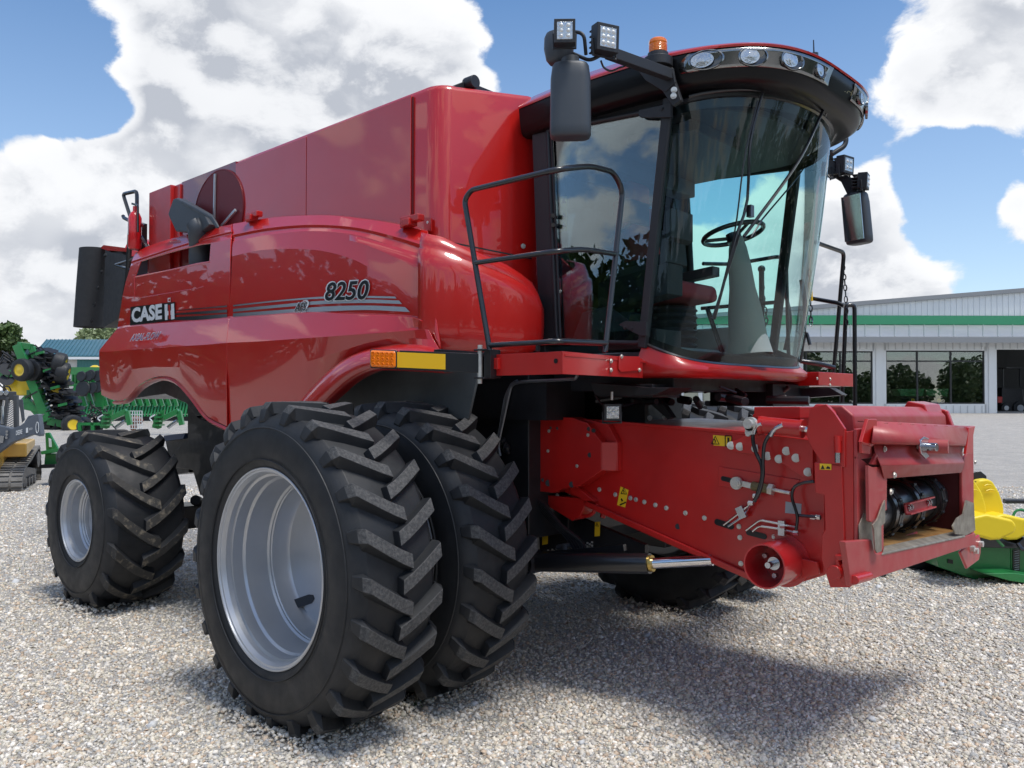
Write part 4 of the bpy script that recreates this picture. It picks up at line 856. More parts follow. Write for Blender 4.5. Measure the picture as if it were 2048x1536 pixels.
# ---------------- lamp arm on the near side
la = MB(); e0 = UD(800, 720, 4.6)
ae = UD(960, 727, 4.55); la.bar(ae, e0, .05, .105); la.bar(e0+V(.08, .2, .055), e0+V(.1, .62, .05), .06, .02)
la.box(ae.x-.02, ae.x+.06, ae.y-.03, ae.y+.06, ae.z-.085, ae.z-.075); la.box(ae.x-.02, ae.x+.06, ae.y-.03, ae.y+.06, ae.z+.068, ae.z+.078); la.box(ae.x+.03, ae.x+.08, ae.y-.0, ae.y+.08, ae.z-.08, ae.z+.075); LA = la.build('lamp_arm', BLK, H, bevel=.003)
pn = MB(); pn.cyl(V(ae.x+.01, ae.y-.01, ae.z-.11), V(ae.x+.01, ae.y-.01, ae.z+.1), .013, n=12); pn.build('hinge_pin', ZNC, LA)
dA = (e0-ae).normalized(); nA = V(dA.y, -dA.x, 0); nA = nA if nA.x > 0 else -nA
yr = MB(); p0 = e0+nA*.027+V(0, 0, 0); yr.obox(p0-dA*.12, dA*.14, nA*.002, V(0, 0, .042)); yr.build('yellow_reflector', YRF, LA)
lo_ = MB(); q = e0+dA*.085; lo_.obox(q+nA*.012, dA*.078, nA*.022, V(0, 0, .052)); lo_.build('lamp_housing', BLK, LA, bevel=.01)
lo_ = MB(); lo_.obox(q+nA*.04, dA*.071, nA*.012, V(0, 0, .046)); LO = lo_.build('marker_lamp', ORG, LA, bevel=.012, seg=3)
lo_ = MB()
for i in range(5):
    for j in range(3): lo_.lathe(q+nA*.052+dA*(-.052+.026*i)+V(0, 0, -.029+.029*j), nA, [(0, .010), (.004, .008), (.001, .006)], 10)
lo_.build('lamp_segment', ORG, LO)
# hanging work lamp under the platform
wl = work_lamp(1224, 824, .052, .05, -1.0, rad(-45), H, 5); hb = MB(); q = U(1224, 800, y=-1.0); hb.cyl(q, q+V(0, 0, .05), .008); hb.build('lamp_bolt', ZNC, wl)
# ---------------- feeder house
YF = -.72
Fp = lambda px, py, y=YF: U(px, py, y=y)
FE = MB(); side = [Fp(*p) for p in [(1060, 850), (1175, 843), (1500, 868), (1650, 880), (1650, 1150), (1580, 1172), (1520, 1166), (1172, 1006), (1110, 975)]]
ext = 2*abs(YF); FE.slab(side, V(0, ext, 0)); FH_ = FE.build('feeder_house', REDM, H, bevel=.008)
b = MB(); b.tube([Fp(1172, 1010), Fp(1300, 1068), Fp(1525, 1168)], .012, 6); b.slab([Fp(1172, 1000, YF-.01), Fp(1525, 1158, YF-.01), Fp(1525, 1168, YF-.01), Fp(1172, 1011, YF-.01)], V(0, -.02, 0)); b.slab([Fp(1175, 838, YF-.01), Fp(1505, 864, YF-.01), Fp(1505, 870, YF-.01), Fp(1175, 845, YF-.01)], V(0, .05, 0)); b.build('feeder_flange', REDM, FH_, bevel=.003)
b = MB(); oct_ = [(1035, 884), (1046, 851), (1075, 833), (1144, 835), (1175, 846), (1203, 884), (1203, 941), (1159, 972), (1126, 977), (1108, 986), (1060, 981), (1037, 950)]
b.slab([Fp(*p, YF-.11) for p in oct_], V(0, .11, 0)); FC = b.build('drive_cover', REDM, FH_, bevel=.006)
b = MB(); b.slab([Fp(*p, YF-.05) for p in [(1150, 838), (1172, 838), (1216, 848), (1235, 885), (1235, 942), (1200, 945), (1155, 975), (1190, 1003), (1170, 1002), (1140, 985)]], V(0, .05, 0)); b.slab([Fp(1203, 884, YF-.11), Fp(1235, 884, YF-.05), Fp(1233, 942, YF-.05), Fp(1203, 941, YF-.11)], V(0, .02, 0)); b.build('cover_bracket', REDM, FH_, bevel=.005)
b = MB(); b.slab([Fp(*p, YF-.09) for p in [(1040, 860), (1062, 852), (1062, 930), (1075, 960), (1060, 972), (1040, 940)]], V(0, .1, 0)); b.build('gear_case', REDM, FH_, bevel=.02)
b = MB()
for q in [(1098, 862), (1176, 870), (1096, 902), (1073, 920), (1154, 932), (1043, 868), (1041, 906)]: b.bolt(Fp(*q, YF-.112), V(0, -1, 0), .008, .007)
b.build('bolt_heads', ZNC, FC)
b = MB()
for q, r in [((1178, 858), .014), ((1187, 861), .014), ((1180, 910), .016), ((1097, 966), .022), ((1144, 969), .02), ((1086, 960), .012), ((1115, 857), .01), ((1102, 856), .009)]: b.cyl(Fp(*q, YF-.113), Fp(*q, YF-.10), r, n=14)
b.build('hole', BKD, FC)
b = MB(); b.slab([Fp(*p, YF-.03) for p in [(1086, 990), (1175, 998), (1172, 1006), (1158, 1035), (1144, 1042), (1100, 1015)]], V(0, .12, 0)); b.tube(fillet([Fp(1155, 1035), Fp(1185, 1030), Fp(1195, 1008)], .05), .014, 8); b.tube([Fp(1205, 1035, -.6), Fp(1212, 1010, -.6)], .02, 8); b.build('gusset', REDM, FH_, bevel=.004)
b = MB()
for q in [(1199, 979), (1231, 989), (1261, 996), (1272, 999), (1289, 1004), (1311, 1010), (1333, 1016), (1371, 1026), (1409, 1036), (1478, 1053), (1115, 991), (1118, 997), (1482, 1127), (1480, 1075), (1548, 1074)]: b.bolt(Fp(*q, YF-.003), V(0, -1, 0), .010, .010)
b.build('bolt_heads', ZNC, FH_)
b = MB(); b.cyl(Fp(1356, 1053, YF-.004), Fp(1356, 1053, YF+.01), .017, n=18)
def hslot(p, q, r, y=YF-.004, b=b):
    p, q = Fp(*p, y), Fp(*q, y); d = (q-p).normalized(); a = V(-d.z, 0, d.x)
    b.slab([p+a*r*math.cos(t)-d*r*math.sin(t) for t in [math.pi*k/8 for k in range(9)]]+[q-a*r*math.cos(t)+d*r*math.sin(t) for t in [math.pi*k/8 for k in range(9)]], V(0, .003, 0))
hslot((1434, 1044), (1462, 1053), .018); hslot((1497, 1065), (1528, 1073), .016); hslot((1446, 957), (1470, 963), .014, YF-.012); b.build('slot', BKD, FH_)
b = MB(); b.slab([Fp(*p, YF-.01) for p in [(1437, 933), (1600, 960), (1570, 990), (1437, 972)]], V(0, .01, 0)); b.build('adjuster_plate', REDM, FH_, bevel=.003)
# tensioner rod
b = MB(); b.lathe(Fp(1475, 966, YF-.02), (0, -1, 0), [(0, .036), (.02, .036), (.02, .02), (.03, .02), (.03, 0)], 22); b.bolt(Fp(1475, 966, YF-.05), V(0, -1, 0), .014, .015); b.bar(Fp(1484, 967, YF-.03), Fp(1505, 972, YF-.03), .03, .018, (0, 1, 0)); b.tube([Fp(1505, 971, YF-.03), Fp(1580, 986, YF-.03)], .010, 8)
b.cyl(Fp(1538, 978, YF-.03), Fp(1547, 980, YF-.03), .032, n=6); b.build('tensioner_rod', ZNC, FH_, smooth=40)
b = MB(); b.tube([Fp(1505, 972, YF-.03), Fp(1538, 978, YF-.03)], .026, 10); b.build('tensioner_spring', mat('olive_spring', (.16, .13, .06), .5, .4), FH_)
# gusset plate with the big nuts
b = MB(); outl = [(1498, 866), (1517, 866), (1626, 880), (1626, 960), (1610, 957), (1560, 925), (1520, 910), (1475, 905), (1457, 900), (1457, 884), (1475, 880)]
b.slab([Fp(*p, YF-.03) for p in outl], V(0, .03, 0)); PLT = b.build('lift_plate', REDM, FH_, bevel=.004)
b = MB()
for q in [(1462, 891), (1480, 893), (1511, 897), (1535, 912), (1558, 918), (1573, 902), (1592, 916), (1616, 944)]: b.cyl(Fp(*q, YF-.03), Fp(*q, YF-.036), .0235, n=18); b.cyl(Fp(*q, YF-.036), Fp(*q, YF-.052), .016, n=6); b.cyl(Fp(*q, YF-.05), Fp(*q, YF-.06), .009, n=10)
b.build('nut', ZNC, PLT, smooth=30)
# tilt cylinder
b = MB(); b.tube([Fp(1523, 850, YF-.09), Fp(1605, 858, YF-.09)], .047, 24); b.cyl(Fp(1600, 857, YF-.09), Fp(1607, 858, YF-.09), .05); b.cyl(Fp(1521, 850, YF-.09), Fp(1530, 851, YF-.09), .05); b.slab([Fp(*p, YF-.09) for p in [(1495, 838), (1515, 832), (1520, 870), (1500, 875)]], V(0, .06, 0)); CY = b.build('tilt_cylinder', REDM, FH_, smooth=40)
b = MB(); b.cyl(Fp(1605, 858, YF-.09), Fp(1618, 859, YF-.09), .018, n=14); b.build('cylinder_rod', CHR, CY)
b = MB()
for (p, q) in (((1500, 848), (1498, 868)), ((1631, 852), (1640, 874))):
    a_, c_ = Fp(*p, YF-.15), Fp(*q, YF-.15); b.cyl(a_, a_+V(0, -.03, 0), .026, n=18); b.cyl(a_+V(0, .02, 0), a_+V(0, -.006, 0), .038, n=24); b.bar(a_, c_, .045, .012, (0, 1, 0)); b.cyl(c_, c_+V(0, -.018, 0), .014, n=6)
b.build('pivot_pin', ZNC, FH_, smooth=35)
b = MB(); b.slab([Fp(*p, -.6) for p in [(1508, 814), (1600, 814), (1600, 836), (1508, 838)]], V(0, .5, 0)); b.box(*sorted((Fp(1505, 840, -.5).x, Fp(1600, 840, -.5).x)), -.5, .45, 1.74, 1.80); b.build('top_box', REDM, FH_, bevel=.004)
# hoses and pipes
b = MB()
for P_ in ([(1519, 848), (1508, 862), (1506, 880), (1512, 905), (1523, 930), (1524, 955), (1516, 985), (1510, 1000)], [(1560, 850), (1546, 862), (1530, 885), (1526, 920), (1526, 950), (1520, 980), (1508, 1003)]): b.tube(catmull([Fp(*p, YF-.13) for p in P_], 24), .0105, 8)
b.tube(catmull([Fp(*p, YF-.07) for p in [(1628, 963), (1605, 966), (1588, 975), (1584, 995), (1590, 1015), (1595, 1035), (1592, 1060)]], 20), .0085, 8); b.tube(catmull([Fp(*p, YF-.06) for p in [(1592, 1030), (1610, 1032), (1632, 1034)]], 6), .0085, 8); b.build('hose', BLK, FH_, smooth=60)
b = MB()
for P_ in ([(1524, 848), (1513, 853), (1508, 868)], [(1566, 850), (1550, 858), (1541, 872)]): b.tube(catmull([Fp(*p, YF-.13) for p in P_], 8), .0125, 8)
for P_ in ([(1506, 1003), (1484, 1022), (1447, 1050)], [(1500, 1010), (1490, 1030), (1456, 1053)], [(1592, 1055), (1560, 1048), (1520, 1040), (1492, 1061)], [(1592, 1066), (1560, 1058), (1518, 1052), (1505, 1063)]): b.tube(fillet([Fp(*p, YF-.04) for p in P_], .02), .006, 6)
for q in [(1636, 1034), (1626, 1034), (1512, 992), (1502, 1006), (1592, 1066), (1566, 1052)]: b.cyl(Fp(q[0]-5, q[1], YF-.05), Fp(q[0]+5, q[1]+1, YF-.05), .014, n=6)
b.obox(Fp(1483, 1025, YF-.04), V(.02, 0, .01), V(0, .012, 0), V(-.015, 0, .03)); b.obox(Fp(1564, 1056, YF-.04), V(.018, 0, 0), V(0, .012, 0), V(0, 0, .04)); b.build('hydraulic_pipe', STL, FH_, smooth=50)
# labels on the feeder
def label(P_, y, parent, name='warning_label', m=YEL):
    b = MB(); b.slab([Fp(*p, y) for p in P_], V(0, .002, 0)); o = b.build(name, m, parent)
    c_ = sum((Fp(*p, y-.001) for p in P_), V(0, 0, 0))/4; return o, c_
def tri(c_, s, parent, dx=0, dz=0, y=0):
    b = MB(); q = c_+V(dx, -.001, dz); b.tube([q+V(-s, 0, -s*.8), q+V(0, 0, s), q+V(s, 0, -s*.8), q+V(-s, 0, -s*.8)], s*.12, 4); b.tube([q+V(-s*.3, 0, s*.3), q+V(s*.1, 0, -s*.1), q+V(-s*.1, 0, -s*.5)], s*.13, 4); b.build('warning_mark', BKD, parent)
o, c_ = label([(1426, 870), (1463, 873), (1463, 893), (1427, 891)], YF-.002, FH_); tri(c_, .025, FH_, -.045); b = MB(); b.tube([c_+V(.02, -.002, .03), c_+V(.02, -.002, -.03), c_+V(.06, -.002, -.03), c_+V(.06, -.002, .03), c_+V(.02, -.002, .03)], .003, 4); b.tube([c_+V(.04, -.002, .02), c_+V(.04, -.002, -.02)], .006, 4); b.build('warning_mark', BKD, FH_)
o, c_ = label([(1241, 973), (1257, 980), (1250, 1015), (1234, 1010)], YF-.002, FH_); tri(c_, .022, FH_, .01, .04); b = MB(); b.tube([c_+V(-.02, -.002, -.05), c_+V(.025, -.002, -.03)], .005, 4); b.tube([c_+V(-.01, -.002, -.01), c_+V(.0, -.002, -.025)], .005, 4); b.build('warning_mark', BKD, FH_)
label([(1571, 1003), (1603, 1008), (1602, 1029), (1570, 1026)], YF-.002, FH_, 'data_plate', GRYD)
# round bearing housing
b = MB(); c_ = Fp(1545, 1130, YF); c_ = V(c_.x, YF, c_.z); ap = Fp(1528, 1133, YF-.24); R__ = .118
ex = (V(ap.x, YF-.24, ap.z)); b.lathe(V(ex.x, YF+.02, ex.z), (0, -1, 0), [(0, .145), (.03, .145), (.03, .12), (.23, R__), (.26, R__), (.26, R__-.008), (.05, R__-.012), (.05, 0)], 40); BH = b.build('bearing_housing', mat('bright_red_casting', (.50, .018, .022), .35, 0, .7, crough=.1), FH_, smooth=40)
b = MB(); q = V(ex.x, YF-.08, ex.z); b.cyl(q, q+V(0, -.05, 0), .035); b.cyl(q, q+V(0, -.12, 0), .016); 
for a in (.6, 2.7, 4.6): b.cyl(q+V(math.cos(a), 0, math.sin(a))*.07, q+V(math.cos(a)*.07, -.03, math.sin(a)*.07), .014, n=6)
b.build('shaft_hub', STL, BH); b = MB(); b.slab([q+V(.1, .06, .03), q+V(.20, .06, .02), q+V(.21, .06, -.04), q+V(.12, .06, -.08)], V(0, -.02, 0)); b.build('mounting_ear', REDM, BH, bevel=.004)
# lift cylinder
b = MB(); a_, c_ = U(1066, 1124, y=-.95), U(1300, 1127, y=-.80); b.tube([a_, c_], .062, 20); b.cyl(a_+V(-.02, .06, 0), a_+V(-.02, -.08, 0), .08); b.bar(U(1075, 1110, y=-.8), U(1250, 1095, y=-.7), .04, .04); LC = b.build('lift_cylinder', BLK, H, smooth=50)
b = MB(); c2_ = U(1425, 1120, y=-.72); b.tube([c_, c2_], .033, 18); b.build('cylinder_rod', CHR, LC); b = MB(); b.cyl(c_, c_+(c2_-c_).normalized()*.02, .05, n=20); b.build('brass_ring', mat('brass_ring', (.6, .42, .12), .3, .8), LC)
# things in the dark behind the duals
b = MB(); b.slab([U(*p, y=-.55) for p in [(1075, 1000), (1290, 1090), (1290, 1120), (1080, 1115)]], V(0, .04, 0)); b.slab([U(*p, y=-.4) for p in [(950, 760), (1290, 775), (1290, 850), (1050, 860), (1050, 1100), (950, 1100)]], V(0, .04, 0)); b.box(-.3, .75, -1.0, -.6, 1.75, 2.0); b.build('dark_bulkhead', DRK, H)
for P_ in ([(1085, 1062), (1096, 1060), (1095, 1088), (1084, 1090)], [(1190, 1044), (1200, 1043), (1199, 1072), (1189, 1073)]):
    b = MB(); b.slab([U(*p, y=-.60) for p in P_], V(0, .003, 0)); b.build('warning_label', YEL, H); c_ = sum((U(*p, y=-.604) for p in P_), V(0, 0, 0))/4; tri(c_, .013, H, 0, .03)
b = MB(); q0, q1 = U(1092, 1112, y=-.7), U(1184, 1095, y=-.7)
for i in range(22):
    for j in range(3):
        p = q0.lerp(q1, i/21)+V(0, 0, -.02+.022*j+(.011 if i % 2 else 0)); b.box(p.x-.006, p.x+.006, p.y-.003, p.y+.003, p.z-.006, p.z+.006)
b.build('perforated_guard', ZNC, H)
b = MB()
for P_ in ([(998, 880), (1022, 770), (1040, 764), (1150, 758), (1155, 750)], [(992, 905), (1012, 790), (1025, 766), (1035, 762)], [(1000, 912), (996, 890), (1020, 775)]): b.tube(fillet([U(*p, y=-1.02) for p in P_], .06), .011, 8)
b.tube([U(1115, 1095, y=-.75), U(1142, 1090, y=-.75)], .018, 8); b.tube([U(1130, 1118, y=-.76), U(1130, 1088, y=-.76)], .02, 8); b.tube([U(1310, 1060, y=-.5), U(1330, 1065, y=-.5), U(1330, 1078, y=-.5)], .016, 8)
b.build('steel_tube', mat('grey_tube', (.2, .21, .23), .35, .7), H, smooth=50)
b = MB()
for k in range(5): b.tube(catmull([U(1062+6*k, 990+4*k, y=-.85), U(1090+8*k, 1030+5*k, y=-.8), U(1130+8*k, 1070+3*k, y=-.75), U(1150+5*k, 1100, y=-.75)], 12), .014, 7)
for k in range(14):
    x, y = random.uniform(985, 1020), random.uniform(870, 905); b.ball(U(x, y, y=-.98), random.uniform(.012, .03), 8)
b.tube(catmull([U(1190, 790, y=-.98), U(1205, 810, y=-1.0), U(1222, 818, y=-1.0)], 8), .006, 6)
b.slab([U(*p, y=-.45) for p in [(1280, 790), (1310, 785), (1345, 835), (1335, 838)]], V(0, .05, 0)); b.build('hydraulic_hose', BLK, H, smooth=50)
b = MB()
for q in [(1042, 786), (1040, 812), (1152, 790), (1100, 820), (1130, 830), (1220, 833), (1330, 835), (1300, 836)]: b.bolt(U(*q, y=-.42), V(0, -1, 0), .012, .012)
b.build('bolt_heads', ZNC, H)
# ---------------- faceplate (header adapter)
XF = 2.75
Q = lambda px, py, x=XF: U(px, py, x=x)
y0_, y1_ = -.676, .676
zt_, zb_ = 1.47, 1.06
fp2 = MB(); 
yl_, yr_ = -1.02, .93
def plate(P_, d=.02, x=XF): fp2.slab([V(x, *p) for p in P_], V(-d, 0, 0))
plate([(yl_, 1.02), (y0_, 1.04), (y0_, 1.50), (yl_, 1.62)]); plate([(y1_, 1.03), (yr_, 1.0), (yr_, 1.60), (y1_, 1.50)])
plate([(yl_, 1.60), (yr_, 1.585), (yr_, 1.72), (yl_, 1.75)]); plate([(y0_-.02, 1.50), (y1_+.02, 1.48), (y1_+.02, 1.60), (y0_-.02, 1.62)])
fp2.slab([U(*p, x=XF+.03) for p in [(1690, 1083), (1744, 1079), (1750, 1107), (1764, 1107), (1930, 1072), (1951, 1066), (1953, 1089), (1703, 1173)]], V(-.03, 0, 0))
FPO = fp2.build('faceplate', REDW, H, bevel=.006); FPO['label'] = 'dull worn red header adapter plate with scraped corners'
# side flange on the near side (plane parallel to the side)
yb = -1.03
b = MB(); S_ = lambda px, py: U(px, py, y=yb)
b.slab([S_(*p) for p in [(1628, 925), (1684, 927), (1690, 1105), (1700, 1175), (1660, 1175), (1643, 1120), (1643, 1070), (1650, 1060), (1648, 990), (1630, 985)]], V(0, .02, 0)); b.slab([S_(*p) for p in [(1620, 815), (1652, 808), (1668, 825), (1690, 858), (1690, 935), (1645, 930), (1620, 890), (1612, 870)]], V(0, .02, 0))
b.slab([V(XF-.02, yb+.01, 1.0), V(XF-.14, yb+.01, 1.0), V(XF-.14, yb+.01, 1.72), V(XF-.02, yb+.01, 1.74)], V(0, .02, 0)); SF = b.build('side_flange', REDM, FPO, bevel=.004)
b = MB(); b.slab([S_(*p)+V(0, -.003, 0) for p in [(1640, 927), (1663, 928), (1663, 940), (1640, 939)]], V(0, .002, 0)); b.build('warning_label', YEL, SF); b = MB(); b.slab([S_(*p)+V(0, -.005, 0) for p in [(1642, 938), (1646, 930), (1650, 938)]], V(0, .001, 0)); b.slab([S_(*p)+V(0, -.005, 0) for p in [(1652, 937), (1656, 932), (1661, 935), (1661, 938)]], V(0, .001, 0)); b.build('warning_mark', BKD, SF)
b = MB(); b.cyl(S_(1677, 905)+V(0, -.01, 0), S_(1677, 925)+V(0, -.01, 0), .014, n=12); b.build('latch_rod', STL, SF); b = MB(); b.tube([S_(1676, 872)+V(0, -.01, 0), S_(1677, 905)+V(0, -.01, 0)], .017, 10); b.slab([S_(*p)+V(0, -.012, 0) for p in [(1670, 870), (1684, 872), (1684, 882), (1670, 880)]], V(0, .02, 0)); b.build('latch_cylinder', REDM, SF)
# hook and pin at the lower near corner
b = MB(); c_ = S_(1675, 1143)+V(0, -.01, 0); b.cyl(c_+V(0, .03, 0), c_+V(0, -.035, 0), .035, n=24); b.slab([S_(*p)+V(0, -.03, 0) for p in [(1674, 1108), (1690, 1110), (1690, 1118), (1682, 1120), (1686, 1135), (1676, 1135)]], V(0, .03, 0)); b.obox(c_+V(.055, .02, .0), V(.03, 0, 0), V(0, .03, 0), V(0, 0, .04)); b.cyl(U(1708, 1160, x=XF+.04), U(1738, 1152, x=XF+.04), .022, n=18); b.build('lock_hook', REDM, SF, bevel=.004)
# upper beam and hood over the opening
bm_ = MB(); xb = 2.58
za = U(1640, 815, x=xb); zb2 = U(1875, 838, x=xb)
bm_.slab([V(xb+.07, -.78, 1.70), V(xb+.06, -.78, 1.81), V(xb+.0, -.78, 1.86), V(xb-.10, -.78, 1.86), V(xb-.12, -.78, 1.72)], V(0, 1.52, -.02)); BM = bm_.build('top_beam', REDW, FPO, bevel=.012)
b = MB(); b.slab([U(*p, y=-.84) for p in [(1624, 815), (1630, 808), (1650, 809), (1665, 822), (1672, 845), (1683, 852), (1668, 862), (1640, 890), (1612, 875)]], V(0, .05, 0)); b.slab([V(xb-.05, .76, 1.70), V(xb+.10, .76, 1.70), V(xb+.06, .76, 1.82), V(xb-.02, .76, 1.84)], V(0, .05, 0)); b.build('beam_cheek', REDM, FPO, bevel=.01)
b = MB(); b.slab([U(*p, y=-.846) for p in [(1663, 823), (1667, 822), (1672, 835), (1671, 848), (1667, 847)]], V(0, .004, 0)); b.build('slot', BKD, FPO)
b = MB(); b.slab([V(2.45, .45, 1.80), V(2.62, .45, 1.80), V(2.60, .45, 1.86), V(2.5, .45, 1.88)], V(0, .30, 0)); b.build('far_bracket', REDM, FPO, bevel=.008)
def QR(p, q, x): return [Q(*p, x), Q(*q, x)]
b = MB(); A0, A1 = QR((1748, 843), (1938, 853), XF+.02)
b.grid([[A0+V(-.08, 0, .0), A1+V(-.08, 0, .0)], [A0, A1], QR((1747, 848), (1937, 857), XF+.03), QR((1744, 882), (1931, 888), XF+.075), QR((1744, 886), (1931, 890), XF+.07), QR((1747, 888), (1930, 892), XF+.01)]); b.build('hood', REDW, FPO, solid=.006, smooth=15)
b = MB()
for k in range(8): p = A0.lerp(A1, (k+.7)/8.2); b.box(p.x-.004, p.x+.010, p.y-.03, p.y+.03, p.z-.012, p.z-.002)
b.build('hood_clip', REDW, FPO, bevel=.003)
b = MB(); b.slab([Q(*p, XF+.02) for p in [(1729, 838), (1747, 838), (1746, 884), (1737, 893), (1716, 884)]], V(.018, 0, 0)); b.slab([Q(*p, XF+.01) for p in [(1717, 885), (1736, 890), (1735, 908), (1718, 906)]], V(.014, 0, 0)); b.slab([Q(*p, XF+.03) for p in [(1932, 855), (1945, 852), (1941, 872), (1940, 906), (1926, 908), (1929, 888)]], V(.016, 0, 0)); b.build('hood_bracket', REDM, FPO, bevel=.003)
b = MB(); b.grid([QR((1747, 888), (1930, 892), XF+.012), QR((1750, 905), (1918, 907), XF+.016), QR((1761, 930), (1928, 925), XF+.062), QR((1762, 932), (1928, 927), XF+.062), QR((1768, 957), (1922, 945), XF+.045)]); b.slab([Q(*p, XF+.03) for p in [(1731, 931), (1740, 935), (1768, 934), (1768, 1018), (1737, 1043), (1733, 1040)]], V(.012, 0, 0)); b.slab([Q(*p, XF+.02) for p in [(1748, 908), (1759, 930), (1738, 928)]], V(.012, 0, 0)); b.build('opening_frame', REDW, FPO, solid=.004, smooth=15)
b = MB()
for (y, z) in ((-.70, 1.51), (.72, 1.50), (-.75, 1.43), (-.72, 1.64), (-.22, 1.635), (.62, 1.62)): b.bolt(V(XF+.06 if z < 1.6 else XF+.02, y, z), V(1, 0, 0), .011, .01)
b.build('bolt_heads', ZNC, FPO)
# centre latch
b = MB(); c_ = Q(1850, 893, XF+.06); b.cyl(c_+V(-.04, .03, 0), c_+V(.10, .06, 0), .038, n=20); b.build('centre_stop', REDW, FPO); b = MB(); b.slab([Q(*p, XF+.07) for p in [(1838, 880), (1845, 873), (1854, 877), (1850, 890), (1849, 905), (1855, 912), (1848, 917), (1839, 908), (1836, 893)]], V(.012, 0, 0)); b.cyl(c_+V(.0, -.015, 0), c_+V(.07, -.03, -.0), .022, n=14); b.build('latch_claw', STL, FPO, bevel=.003)
# scraped corner plates and sill
b = MB(); b.slab([Q(*p, XF+.05) for p in [(1768, 1000), (1768, 1045), (1760, 1052), (1761, 1102), (1752, 1106), (1748, 1098), (1746, 1060), (1743, 1050), (1752, 1040), (1762, 1012)]], V(.006, 0, 0)); b.slab([Q(*p, XF+.02) for p in [(1930, 1000), (1945, 1006), (1948, 1060), (1930, 1070), (1908, 1068), (1903, 1052), (1912, 1036), (1924, 1028)]], V(.008, 0, 0))
b.slab([Q(*p, XF+.006) for p in [(1727, 1026), (1742, 1042), (1747, 1100), (1728, 1104), (1718, 1080), (1717, 1050)]], V(.003, 0, 0)); b.build('scraped_corner', SCR, FPO)
b = MB(); b.slab([U(1768, 1091, x=XF-.03), U(1921, 1059, x=XF-.03), U(1931, 1071, x=XF+.034), U(1763, 1107, x=XF+.034)], V(0, 0, -.012)); b.build('sill', SCR, FPO, bevel=.006)
b = MB(); zq0, zq1 = U(1768, 1091, x=XF-.03).z, U(1921, 1059, x=XF-.03).z; b.slab([V(XF-.032, y0_, zq0), V(XF-.032, y1_, zq1), V(XF-.75, y1_, zq1+.05), V(XF-.75, y0_, zq0+.05)], V(0, 0, -.01)); b.build('floor_plate', RST, FPO)
# inside of the throat: box walls, drum and chain slats
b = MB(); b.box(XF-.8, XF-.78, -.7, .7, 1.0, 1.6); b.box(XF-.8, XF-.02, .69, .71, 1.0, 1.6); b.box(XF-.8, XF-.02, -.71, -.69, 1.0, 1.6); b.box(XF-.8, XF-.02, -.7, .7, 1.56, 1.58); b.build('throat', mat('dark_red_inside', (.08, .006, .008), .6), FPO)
b = MB(); xd, zd, rd = XF-.21, 1.265, .125; prof = [(0, 0), (0, rd)]
b.cyl((xd, -.69, zd), (xd, .69, zd), rd, n=40); DR = b.build('feed_drum', DST, FPO, smooth=40)
b = MB()
for y in (-.60, -.25, .12, .5):
    n_ = 14; rr_ = rd+.035
    for k in range(n_):
        a = 2*math.pi*k/n_; a2 = 2*math.pi*(k+1)/n_; p, q = V(xd+rr_*math.cos(a), y, zd+rr_*math.sin(a)), V(xd+rr_*math.cos(a2), y, zd+rr_*math.sin(a2))
        for dy in (-.018, .018): b.bar(p+V(0, dy, 0), q+V(0, dy, 0), .006, .03, (0, 1, 0))
        b.cyl(p+V(0, -.02, 0), p+V(0, .02, 0), .011, n=8)
    b.lathe((xd, y-.05, zd), (0, 1, 0), [(0, rd+.002), (0, rd+.02), (.006, rd+.02), (.006, rd)], 40)
b.build('feed_chain', mat('chain_steel', (.09, .09, .09), .4, .9), FPO, smooth=0)
b = MB(); rr_ = rd+.06
for a, ya, yb2 in ((8, -.28, .15), (95, -.62, -.22), (80, .1, .52), (-70, -.3, .2), (150, .0, .5)):
    c_ = V(xd+rr_*math.cos(rad(a)), (ya+yb2)/2, zd+rr_*math.sin(rad(a))); t = V(-math.sin(rad(a)), 0, math.cos(rad(a))); n_ = V(math.cos(rad(a)), 0, math.sin(rad(a))); h = (yb2-ya)/2
    b.obox(c_, n_*.004, V(0, h, 0), t*.028); b.obox(c_+t*.028+n_*.012, n_*.016, V(0, h, 0), t*.004); b.obox(c_-t*.028+n_*.012, n_*.016, V(0, h, 0), t*.004)
b.build('feed_slat', REDW, FPO)
b = MB()
for y in (-.24, -.20, .08, .12): b.bolt(V(xd+rr_+.004, y, zd+.03), V(1, 0, .1), .011, .01)
b.build('bolt_heads', STL, FPO)
# far lower ear
b = MB(); b.slab([V(XF-.02, p[0], p[1]) for p in [(.70, .93), (1.14, .99), (1.17, .93), (1.16, .86), (1.12, .82), (.85, .80)]], V(-.02, 0, 0)); b.build('lower_ear', REDM, FPO, bevel=.01)
b = MB()
for y, z in ((1.12, .93), (1.0, .90), (.92, .925)): b.cyl((XF-.02, y, z), (XF+.005, y, z), .02, n=14)
b.build('bolt_heads', ZNC, FPO)
for (y, z, nm) in ((-.985, 1.075, 'h'), (.88, 1.10, 'h')): 
    b = MB(); b.cyl((XF+.0, y, z), (XF+.004, y, z), .02, n=14); b.build('hole', BKD, FPO)
